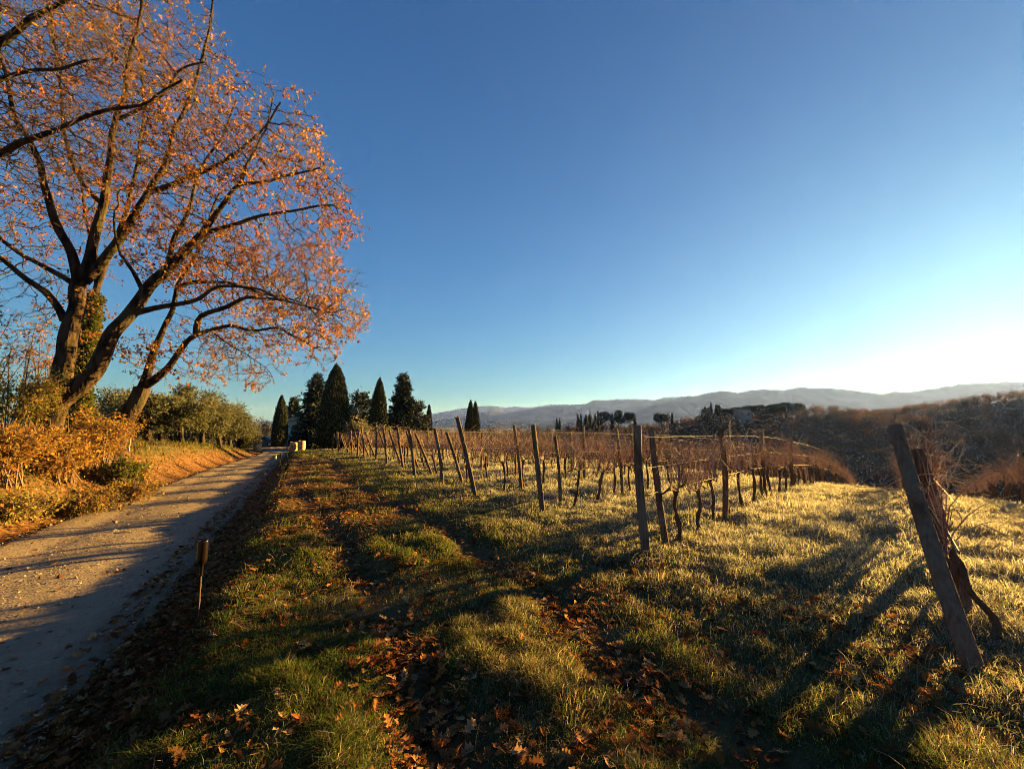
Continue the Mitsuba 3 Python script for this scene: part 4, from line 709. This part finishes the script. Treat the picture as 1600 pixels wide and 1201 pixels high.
def woodland():
    rng = R(61); protos = [bare_crown(rng, 8.0, rng.uniform(2.0, 3.3), 330) for _ in range(10)]
    N = 9000; x = rng.uniform(-70, 470, N); y = rng.uniform(60, 330, N); s, t = to_st(x, y); z = ground_z(x, y)
    dens = np.where(s > 66, 0.30, 0) * np.where(y > 250, 0.45, 1.0) * (np.abs(np.degrees(np.arctan2(x, y))) < 64)
    ok = rng.random(N) < dens * 2.2; x, y, z = x[ok], y[ok], z[ok]
    mb = MB()
    for k, (px_, py_, pz) in enumerate(zip(x, y, z)):
        V, F, b = protos[k % 10]; a = rng.uniform(0, 6.3); sc = rng.uniform(0.6, 1.22) * (0.85 if py_ > 205 else 1.0)
        M = np.array([[math.cos(a), -math.sin(a), 0], [math.sin(a), math.cos(a), 0], [0, 0, 1]]) * sc
        c = np.array([(0.115, 0.080, 0.062), (0.108, 0.084, 0.068), (0.095, 0.075, 0.062), (0.16, 0.082, 0.054), (0.09, 0.075, 0.055), (0.045, 0.05, 0.028), (0.17, 0.135, 0.10)][int(rng.choice(7, p=[.2, .2, .18, .14, .14, .07, .07]))]) * rng.uniform(0.5, 0.95)
        C = np.broadcast_to(c, (len(V), 3)).copy(); C[:b] = (0.075, 0.06, 0.05)
        mb.add(V @ M.T + [px_, py_, pz], F, C)
    scene['woodland'] = mb.ply('mat_wood')
    labels['woodland'] = {'label': 'brown leafless wood covering the far side of the valley', 'category': 'wood', 'kind': 'stuff'}
woodland()

# ---------------------------------------------------------------- the vineyard
UP = np.array([0, 0, 1.0])
def post_mesh(base, top, r, seed, sides=11):
    rng = R(seed); b, t_ = np.array(base, float), np.array(top, float); u = np.linspace(0, 1, 12)
    bow = np.array([rng.normal(0, 0.02), rng.normal(0, 0.02), 0])
    P = b + (t_ - b) * u[:, None] + bow * np.sin(u * np.pi)[:, None]
    P = np.vstack([P[:-1], P[-1] - (t_ - b) * 0.004, P[-1]]); rr = np.concatenate([r * (1.06 - 0.12 * u), [r * 0.84]])
    th = np.arange(sides); jit = 1 + 0.14 * (nnoise(np.stack([th * 1.3 + 0 * P[:, :1], P[:, 2:3] * 1.4 + 0 * th, 0 * th + 0 * P[:, :1] + seed], -1), 5) - 0.5) + 0.05 * (rng.random((1, sides)) - 0.5)
    return tubes(P[None], rr[None], sides, cap=True, jit=jit[None])
def tie(p, d, r, seed):
    """A few turns of wire round a post."""
    rng = R(seed); a = np.linspace(0, 2 * np.pi * 3.2, 40); s1 = unit(np.cross(d, [0.3, 1, 0.1])); s2 = np.cross(d, s1)
    P = p + (np.cos(a)[:, None] * s1 + np.sin(a)[:, None] * s2) * (r * 1.03) + d * np.linspace(-0.02, 0.02, 40)[:, None]
    return tubes(P[None], 0.0022, 4)
CANE = [(0.24, 0.15, 0.10), (0.34, 0.225, 0.15), (0.14, 0.08, 0.057), (0.48, 0.36, 0.25)]
def vine_proto(seed, nc=30, ns=40):
    rng = R(seed); h = rng.uniform(0.68, 0.80); k = 8; u = np.linspace(0, 1, k)
    lean = rng.normal(0, 0.07, 2); P = np.stack([lean[0] * u + 0.035 * np.sin(u * rng.uniform(3, 7) + rng.uniform(0, 3)) * u, lean[1] * u + 0.03 * np.sin(u * rng.uniform(3, 7)), h * u - 0.06 * (1 - u)], -1)
    rad = 0.026 * (1 + 0.5 * np.exp(-u * 8) + 0.2 * np.exp(-((u - 1) / 0.14) ** 2)) * rng.uniform(0.85, 1.25) * (1 + 0.18 * rng.normal(size=k))
    V, F = tubes(P[None], rad[None], 7, cap=True, jit=1 + 0.18 * rng.normal(size=(1, k, 7))); tr = (V, F)
    arms = MB(); pts = []
    for sg in (-1, 1):
        L = rng.uniform(0.36, 0.5); q = np.linspace(0, 1, 7); A = np.stack([P[-1, 0] + sg * L * q, P[-1, 1] + 0.03 * rng.normal(size=7) * q, h - 0.02 + 0.05 * np.sin(q * 3) + 0.03 * rng.normal(size=7) * q], -1)
        ra = np.linspace(0.022, 0.012, 7) * (1 + 0.3 * rng.normal(size=7).clip(-1, 1)); V, F = tubes(A[None], ra[None], 5, cap=True); arms.add(V, F); pts += list(A[1:])
    pts = np.array(pts); n = nc; b = pts[rng.integers(0, len(pts), n)]; L = rng.uniform(0.40, 0.95, n) * np.where(rng.random(n) < 0.16, 1.3, 1.0) * rng.uniform(0.8, 1.1); q = np.linspace(0, 1, 7)[None, :, None]
    d = unit(np.stack([rng.normal(0, 0.30, n), rng.normal(0, 0.16, n), np.ones(n)], -1)); arch = np.stack([rng.normal(0, 0.30, n), rng.normal(0, 0.20, n), -np.abs(rng.normal(0.05, 0.22, n))], -1)
    C = b[:, None] + d[:, None] * (q * L[:, None, None]) + arch[:, None] * (q ** 2.4) * L[:, None, None] + rng.normal(0, 0.018, (n, 7, 3)) * q
    ca = MB(); cols = pick(CANE, n, rng); V, F = tubes(C, np.linspace(0.0062, 0.003, 7), 3); ca.add(V, F, np.repeat(cols, 21, 0))
    m = ns; i, j = rng.integers(0, n, m), rng.integers(2, 7, m); b2 = C[i, j]; d2 = unit(rng.normal(size=(m, 3)) * [1.3, 0.8, 0.7] + [0, 0, 0.1]); L2 = rng.uniform(0.12, 0.55, m)[:, None]
    C2 = np.stack([b2, b2 + d2 * L2 * 0.4 + rng.normal(0, 0.02, (m, 3)), b2 + d2 * L2 * 0.75 + [0, 0, -0.02], b2 + d2 * L2 + [0, 0, -0.07]], 1)
    V, F = tubes(C2, np.linspace(0.0044, 0.0024, 4), 3); ca.add(V, F, np.repeat(pick(CANE, m, rng), 12, 0))
    return tr, arms, ca
NP = 12
PROTO = [vine_proto(700 + i) for i in range(NP)] + [vine_proto(740 + i, 22, 34) for i in range(4)]
PSHAPE = [(mikit.ply(a, 'mat_vine', 50), b.ply('mat_vine', 50, False), c.ply('mat_cane')) for a, b, c in PROTO]
nth = ['first', 'second', 'third', 'fourth', 'fifth', 'sixth', 'seventh', 'eighth', 'ninth', 'tenth', 'eleventh', 'twelfth', 'thirteenth', 'fourteenth', 'fifteenth', 'sixteenth', 'seventeenth', 'eighteenth', 'nineteenth', 'twentieth']
nth += ['twenty-' + q for q in nth[:9]] + ['thirtieth'] + ['thirty-' + q for q in nth[:9]] + ['fortieth']
STARTS = {-4: -9.7, -3: -7.1, -2: -4.45, -1: -1.75, 0: 0.93, 1: 3.67, 2: 6.39, 3: 8.74, 4: 11.07, 5: 13.75, 6: 15.9, 7: 18.3, 8: 21.0, 9: 23.6, 10: 26.2, 11: 28.8, 12: 31.4, 13: 34.0, 14: 36.6, 15: 39.2}
def rowname(k):
    if k < 0: return '%s row right of the thick leaning post' % {-1: 'first', -2: 'second', -3: 'third', -4: 'fourth'}[k]
    return 'row behind the thick leaning post' if k == 0 else '%s row left of the thick leaning post' % nth[k - 1]
allvines, rowdata = [], {}
for k, ts in STARTS.items():
    rng = R(900 + k); s0 = 4.15 + {2: 0.2, 3: -0.1}.get(k, rng.normal(0, 0.08) if k > 3 else 0.0)
    x0, y0 = to_xy(s0, ts); n = 40 if k > -2 else 34; first = 0.95
    for i in range(n):
        a = first + 0.86 * i + rng.normal(0, 0.06); x, y = x0 + ROW[0] * a, y0 + ROW[1] * a
        vis = np.hypot(x, y) * (1 if abs(math.degrees(math.atan2(x, y))) < 51.5 else 60) * (1 + 0.05 * max(0, k))
        allvines.append([vis, k, i, x, y, (NP + i % 4) if k == 0 and i < 5 else rng.integers(NP), rng.normal(0, 0.06) + math.pi * rng.integers(2), rng.uniform(0.92, 1.1)])
    rowdata[k] = (x0, y0, n)
order = sorted(range(len(allvines)), key=lambda q: allvines[q][0]); single = set(order[:300]); bulk = MB(), MB(), MB()
slope_a = math.atan2(ROW[1], ROW[0])
for q, (vis, k, i, x, y, pi, rot, sc) in enumerate(allvines):
    z = float(ground_z(x, y)); M = T().translate([x, y, z]).rotate([0, 0, 1], math.degrees(slope_a + rot)).scale([1.0, 1.0, sc])
    if q in single:
        v = thing('grape_vine', 'bare vine, %s from the headland in the %s' % (nth[i], rowname(k)), 'grape vine', 'leafless vines trained along the rows')
        for nm, sh in zip(('trunk', 'arms', 'canes'), PSHAPE[pi]): put(nm, moved(sh, M), v, **({'kind': 'stuff'} if nm == 'canes' else {}))
    else:
        m = np.array(M.matrix); A = PROTO[pi]
        for dst, (V, F, C) in zip(bulk, ((*A[0], 0.5), (np.vstack(A[1].v), np.vstack(A[1].f), 0.5), (np.vstack(A[2].v), np.vstack(A[2].f), np.vstack(A[2].c)))):
            dst.add(V @ m[:3, :3].T + m[:3, 3], F, np.broadcast_to(C, (len(V), 3)))
v = 'vines'; labels[v] = {'label': 'mass of bare vines filling the far parts of the rows', 'category': 'vines', 'kind': 'stuff'}
put('trunks', bulk[0].ply('mat_vine', False, False), v, kind='stuff'); put('arms', bulk[1].ply('mat_vine', False, False), v, kind='stuff'); put('canes', bulk[2].ply('mat_cane'), v, kind='stuff')

def add_post(base, top, r, seed, label, group=None, tied=False):
    b, t_ = np.array(base, float), np.array(top, float)
    V, F = post_mesh(b - (t_ - b) * 0.06, t_, r, seed)
    if tied:
        p = thing('trellis_post', label, 'post', group); put('stake', mikit.ply((V, F), 'mat_post', 45), p)
        d = unit(t_ - b); put('wire_tie', mikit.ply(tie(b + (t_ - b) * 0.68, d, r, seed), 'mat_wire'), p)
    else:
        put('trellis_post', mikit.ply((V, F), 'mat_post', 45), label=label, category='post', **({'group': group} if group else {}))
GP = 'wooden posts of the vine rows'
def gp(x, y, z=0.0): return np.array([x, y, float(ground_z(x, y)) + z])
SPEC = {0: [((3.18, 2.91), (3.46, 3.60, 1.68), 0.056, 'thick leaning wooden end post in the right foreground'), ((3.95, 3.62), (4.02, 3.98, 1.45), 0.056, 'dark second post right behind the thick leaning end post')],
        1: [((1.72, 5.24), (1.67, 5.30, 1.68), 0.054, 'tall straight end post with wire tie at the picture centre right'), ((2.10, 5.58), (2.03, 5.82, 1.62), 0.046, 'darker post leaning beside the tall straight end post')],
        2: [((0.58, 7.72), (0.41, 7.75, 1.68), 0.05, 'slim end post two rows left of the right foreground post'), ((0.98, 8.35), (0.9, 8.4, 1.45), 0.036, 'thin second post behind the slim end post of its row')],
        3: [((-0.88, 9.59), (-1.30, 9.42, 1.86), 0.052, 'strongly left leaning end post standing taller than its neighbours'), ((0.24, 10.75), (0.05, 10.7, 1.66), 0.042, 'second post of the row with the strongly left leaning end post')]}
for k, (x0, y0, n) in rowdata.items():
    rng = R(950 + k)
    if k in SPEC:
        for j, (b, t_, r, lab) in enumerate(SPEC[k]): add_post(gp(*b), np.array(t_), r, 960 + 7 * k + j, lab, GP, tied=j == 0)
    else:
        tall = rng.uniform(1.55, 1.72); ln = rng.normal(0, 0.16); b = gp(x0, y0)
        add_post(b, b + [ln - 0.05, rng.normal(0, 0.1), tall], 0.05, 960 + 7 * k, 'end post of the %s' % rowname(k), GP)
        b2 = gp(x0 + ROW[0] * 0.75, y0 + ROW[1] * 0.62); t2 = b + [ROW[0] * 0.1 - 0.02 + rng.normal(0, 0.05), ROW[1] * 0.1, tall - 0.12]
        add_post(b2, t2, 0.046, 961 + 7 * k, 'brace post at the start of the %s' % rowname(k), GP)
    a, j = 3.1 if k not in (3,) else 4.6, 0
    while a < n * 0.86 + 0.6:
        x, y = x0 + ROW[0] * a, y0 + ROW[1] * a; b = gp(x, y)
        add_post(b, b + [rng.normal(-0.03, 0.06), rng.normal(0, 0.05), rng.uniform(1.55, 1.72)], rng.uniform(0.038, 0.05), 2000 + 60 * k + j, '%s inner post in the %s' % (nth[j], rowname(k)), GP)
        a += rng.uniform(3.2, 3.7); j += 1
    w = thing('trellis_wires', 'wires strung between the posts of the %s' % rowname(k), 'wire', 'trellis wires of the vine rows')
    aa = np.linspace(0, n * 0.86 + 0.4, 60); xs, ys = x0 + ROW[0] * aa, y0 + ROW[1] * aa; zs = ground_z(xs, ys); zs = np.convolve(np.pad(zs, 4, 'edge'), np.ones(9) / 9, 'valid')
    for hgt in (0.78, 1.12, 1.52):
        put('wire', mikit.ply(tubes(np.stack([xs, ys, zs + hgt], -1)[None], 0.0026 if k < 4 else 0.0032, 4), 'mat_wire'), w)
# gnarled old vine that grows beside the thick leaning post, with a long cane along the wire
v = thing('grape_vine', 'thick gnarled old vine bending outwards beside the thick leaning end post', 'grape vine', 'leafless vines trained along the rows')
rng = R(1200); b = gp(3.72, 3.28)
path = np.array([(*(b + [0, 0, -0.05]), .03), (*(b + [0.10, 0.02, 0.14]), .026), (*(b + [0.0, 0.10, 0.36]), .022), (*(b + [0.06, 0.2, 0.52]), .028), (*(b + [0.0, 0.26, 0.66]), .033), (*(b + [0.03, 0.34, 0.8]), .036)])
put('trunk', mikit.ply(limb_mesh(smooth_path(path, 0.05), rng, 9), 'mat_vine', 50), v)
ca = MB(); n = 9; u = np.linspace(0, 1, 8)[None, :, None]; aa = rng.uniform(0.1, 3.2, n)
b0 = np.stack([3.3 + ROW[0] * aa, 3.1 + ROW[1] * aa, rng.uniform(0.75, 1.2, n)], -1) + rng.normal(0, 0.07, (n, 3)); d = unit(np.stack([rng.normal(-0.22, 0.22, n), rng.normal(0, 0.25, n), np.ones(n)], -1)); L = rng.uniform(0.35, 0.8, n)[:, None, None]
C = b0[:, None] + d[:, None] * u * L + np.stack([rng.normal(-0.1, 0.3, n), rng.normal(0, 0.3, n), -np.abs(rng.normal(0, 0.3, n))], -1)[:, None] * u ** 2.2 * L + rng.normal(0, 0.012, (n, 8, 3))
cols = pick(CANE, n, rng)
for q in range(n):
    V, F = tubes(C[q:q + 1], np.linspace(0.0042, 0.002, 8), 5); put('cane', MB().add(V, F, cols[q]).ply('mat_cane'), v)

# ---------------------------------------------------------------- bottle stakes, barrels, car, house
def bottle_stake(label, x, y, seed, tilt=(0.0, 0.0)):
    key = thing('bottle_stake', label, 'bottle stake', 'upturned bottles on rods along the road'); z = float(ground_z(x, y))
    hgt = 0.40; tip = np.array([x + tilt[0], y + tilt[1], z + hgt])
    put('rod', mikit.ply(tubes(np.array([[(x, y, z - 0.1), (x * 0.5 + tip[0] * 0.5, y * 0.5 + tip[1] * 0.5, z + hgt / 2), tuple(tip + [0, 0, 0.12])]]), 0.006, 7, cap=True), 'mat_rust', 40), key)
    pf = [(0.0, 0.0), (0.0155, 0.0), (0.0165, 0.012), (0.0145, 0.016), (0.014, 0.08), (0.019, 0.10), (0.036, 0.125), (0.0415, 0.145), (0.0425, 0.30), (0.040, 0.312), (0.034, 0.316), (0.02, 0.302), (0, 0.296)]
    V, F = lathe(pf, 24); ax = unit(np.array([tilt[0], tilt[1], hgt])); s1 = unit(np.cross(ax, [0, 1, 0.01])); s2 = np.cross(ax, s1)
    V = tip + V[:, :1] * s1 + V[:, 1:2] * s2 + V[:, 2:] * ax; put('bottle', mikit.ply((V, F), 'mat_bottle', 35), key)
for i, (s_, t_, lab, tl) in enumerate([(-0.57, 4.72, 'dark upturned bottle on a thin rod beside the road, nearest to the viewer', (-0.012, 0.01)), (-0.05, 13.4, 'dark bottle on a leaning rod at the leafy road edge, second from the viewer', (0.16, 0.05)),
        (0.02, 22.6, 'dark upturned bottle on a rod at the road edge, third from the viewer', (0.0, 0.0)), (0.42, 31.0, 'dark upturned bottle on a rod at the road edge, fourth from the viewer', (0.02, 0)), (0.85, 38.5, 'dark upturned bottle on a rod nearest the right barrel', (0, 0))]):
    x, y = to_xy(s_, t_); bottle_stake(lab, x, y, 1300 + i, tl)
x, y = to_xy(-0.25, 30.6); k = thing('white_marker', 'small white marker stump at the road edge beside the fourth bottle', 'marker'); z = float(on_road_z(x, y))
V, F = lathe([(0, -0.05), (0.07, -0.05), (0.075, 0.1), (0.06, 0.26), (0.04, 0.31), (0, 0.32)], 14); put('stump', mikit.ply((V + [x, y, z], F), 'mat_paleguard', 40), k)
V, F = lathe([(0, 0.31), (0.045, 0.315), (0.045, 0.35), (0, 0.36)], 12); put('cap', mikit.ply((V + [x, y, z], F), 'mat_dark', 40), k)
def barrel(label, x, y):
    key = thing('barrel', label, 'barrel'); z = float(ground_z(x, y)); q = np.linspace(-1, 1, 9)
    pf = [(0, 0.0), (0.29, 0.0)] + [(0.30 + 0.07 * (1 - u * u), 0.46 + 0.45 * u) for u in q] + [(0.28, 0.92), (0.27, 0.88), (0, 0.88)]
    V, F = lathe(pf, 20); put('staves', mikit.ply((V + [x, y, z], F), 'mat_stave', 30), key)
    for u in (-0.85, -0.4, 0.4, 0.85):
        r = 0.30 + 0.07 * (1 - u * u) + 0.006; zc = 0.46 + 0.45 * u; V, F = lathe([(r - 0.03, zc - 0.022), (r, zc - 0.022), (r, zc + 0.022), (r - 0.03, zc + 0.022)], 20); put('hoop', mikit.ply((V + [x, y, z], F), 'mat_hoop', 30), key)
barrel('wooden barrel left of the road where the yard begins', *to_xy(-1.95, 46.8)); barrel('wooden barrel right of the road beside the big cypress', *to_xy(1.75, 43.6)); barrel('shadowed wooden barrel touching the left side of the right barrel', *to_xy(1.1, 44.2))

def car():
    key = thing('parked_car', 'dark blue car parked left of the house beneath the bare tree', 'car'); x0, y0 = -36.74,59.00; z = float(ground_z(x0, y0)) - 0.02
    a = math.radians(12); Rz = np.array([[math.cos(a), -math.sin(a), 0], [math.sin(a), math.cos(a), 0], [0, 0, 1]])
    from shapely.geometry import Polygon
    def side(poly, w, y_off=0.0):
        m = trimesh.creation.extrude_polygon(Polygon(poly), w, engine='earcut'); v = np.array(m.vertices); v = np.stack([v[:, 0], v[:, 2] - w / 2 + y_off, v[:, 1]], -1); return v @ Rz.T + [x0, y0, z], np.array(m.faces)[:, ::-1]
    put('body', mikit.ply(side([(-2.0, .3), (-2.05, .62), (-1.95, .9), (-1.2, .98), (-.55, 1.40), (.55, 1.45), (1.35, 1.02), (1.98, .95), (2.05, .6), (2.0, .3), (1.68, .28), (1.55, .5), (1.25, .6), (.95, .5), (.82, .28), (-.82, .28), (-.95, .5), (-1.25, .6), (-1.55, .5), (-1.68, .28)], 1.68), 'mat_car', 30), key)
    for sg in (-1, 1):
        put('window', mikit.ply(side([(-1.05, 1.0), (-.5, 1.34), (-.03, 1.36), (-.03, 1.0)], 0.02, sg * 0.845), 'mat_pane'), key); put('window', mikit.ply(side([(.03, 1.0), (.03, 1.37), (.5, 1.38), (1.1, 1.03)], 0.02, sg * 0.845), 'mat_pane'), key)
        for cx in (-1.25, 1.25):
            th = np.arange(20) * np.pi / 10; wl = key + '__wheel'; kk = put('wheel', mikit.ply(side([(cx + .32 * math.cos(q), .32 + .32 * math.sin(q)) for q in th], 0.2, sg * 0.76), 'mat_tyre', 40), key)
            put('rim', mikit.ply(side([(cx + .2 * math.cos(q), .32 + .2 * math.sin(q)) for q in th], 0.02, sg * 0.868), 'mat_rim', 40), kk)
        V, F = box(-2.075, -2.03, sg * .6 - .16, sg * .6 + .16, .66, .80); put('headlight', mikit.ply((V @ Rz.T + [x0, y0, z], F), 'mat_lamp'), key)
        V, F = box(2.0, 2.06, sg * .66 - .14, sg * .66 + .14, .70, .86); put('tail_light', mikit.ply((V @ Rz.T + [x0, y0, z], F), 'mat_redlamp'), key)
    ws = np.array([(-1.16, -.66, 1.015), (-1.16, .66, 1.015), (-.60, .58, 1.385), (-.60, -.58, 1.385)]); n_ = np.array([-.6, 0, .8]) * .012; put('windscreen', mikit.ply(((np.vstack([ws + n_, ws - n_])) @ Rz.T + [x0, y0, z], np.array([(0, 1, 2), (0, 2, 3), (4, 6, 5), (4, 7, 6), (0, 4, 5), (0, 5, 1), (1, 5, 6), (1, 6, 2), (2, 6, 7), (2, 7, 3), (3, 7, 4), (3, 4, 0)])), 'mat_pane'), key)
car()
def house():
    key = thing('house', 'pale plastered farmhouse half hidden by the dark conifer at the road end', 'house'); x0, y0 = -37.08,66.00; z = float(ground_z(x0, y0)) - 0.1
    a = math.radians(-24); Rz = np.array([[math.cos(a), -math.sin(a), 0], [math.sin(a), math.cos(a), 0], [0, 0, 1]]); P = lambda V: V @ Rz.T + [x0, y0, z]
    def part(nm, b, m, parent=key): return put(nm, mikit.ply((P(b[0]), b[1]), m), parent)
    V = np.array([(0, 0, 0), (11, 0, 0), (11, 7, 0), (0, 7, 0), (0, 0, 4.0), (11, 0, 4.0), (11, 7, 4.0), (0, 7, 4.0), (0, 3.5, 5.3), (11, 3.5, 5.3)]); F = [(0, 1, 5), (0, 5, 4), (1, 2, 6), (1, 6, 9), (1, 9, 5), (2, 3, 7), (2, 7, 6), (3, 0, 4), (3, 4, 8), (3, 8, 7), (4, 5, 9), (4, 9, 8), (6, 7, 8), (6, 8, 9)]
    part('wall', (V, np.array(F)), 'mat_plaster')
    rf = None
    for sg in (0, 1):
        e = np.array([(-.35, -.45, 3.86), (11.35, -.45, 3.86), (11.35, 3.5, 5.36), (-.35, 3.5, 5.36)]); e = e if not sg else e * [1, -1, 1] + [0, 7, 0]
        Vv = np.vstack([e, e + [0, 0, .14]]); Ff = np.array([(0, 2, 1), (0, 3, 2), (4, 5, 6), (4, 6, 7), (0, 1, 5), (0, 5, 4), (1, 2, 6), (1, 6, 5), (2, 3, 7), (2, 7, 6), (3, 0, 4), (3, 4, 7)]); k = part('roof', (Vv, Ff), 'mat_tile'); rf = rf or k
    part('chimney', box(6, 6.6, 4.6, 5.2, 4.6, 6.0), 'mat_plaster', rf)
    for (u0, u1, v0, v1, nm) in ((1.1, 2.1, 1.3, 2.6, 'window'), (4.4, 5.4, 0.02, 2.2, 'door'), (7.6, 8.6, 1.3, 2.6, 'window')):
        k = part(nm, box(u0, u1, -.05, .03, v0, v1), 'mat_dark'); part('pane' if nm == 'window' else 'panel', box(u0 + .1, u1 - .1, -.065, -.045, v0 + .1, v1 - .1), 'mat_pane' if nm == 'window' else 'mat_post', k)
        if nm == 'window': part('sill', box(u0 - .1, u1 + .1, -.14, .02, v0 - .1, v0 - .003), 'mat_plaster', k)
    k = part('window', box(-.05, .03, 2.2, 3.2, 1.2, 2.5), 'mat_dark'); part('pane', box(-.065, -.045, 2.3, 3.1, 1.3, 2.4), 'mat_pane', k)
house()
def far_house():
    key = thing('white_house', 'small white house wall glimpsed under the umbrella pine row on the far ridge', 'house'); d = 228.0; x0 = (1161 - 800) / 620 * 0.995 * d; zt = ridge_z(0, 643.5, d); z0 = float(ground_z(x0, d)) - 0.5
    put('wall', mikit.ply(box(x0 - 3.6, x0 + 3.6, d - 3, d + 3, z0, zt), 'mat_render'), key)
    V = np.array([(x0 - 4.0, d - 3.4, zt), (x0 + 4.0, d - 3.4, zt), (x0 + 4.0, d + 3.4, zt), (x0 - 4.0, d + 3.4, zt), (x0 - 4.0, d, zt + 1.3), (x0 + 4.0, d, zt + 1.3)])
    put('roof', mikit.ply((V, np.array([(0, 1, 5), (0, 5, 4), (2, 3, 4), (2, 4, 5), (0, 4, 3), (1, 2, 5), (0, 3, 2), (0, 2, 1)])), 'mat_tile'), key)
    for u in (-1.8, 1.8): put('window', mikit.ply(box(x0 + u - .5, x0 + u + .5, d - 3.06, d - 2.95, zt - 1.9, zt - .7), 'mat_dark'), key)
far_house()

# ---------------------------------------------------------------- the air between here and the hills
scene['haze'] = {'type': 'cube', 'to_world': T().translate([0, 0, 285.0]).scale([16000, 16000, 315.0]), 'bsdf': {'type': 'null'}, 'interior': {'type': 'ref', 'id': 'air'}}
labels['haze'] = {'label': 'thin morning haze over the valley and hills', 'category': 'haze', 'kind': 'stuff'}
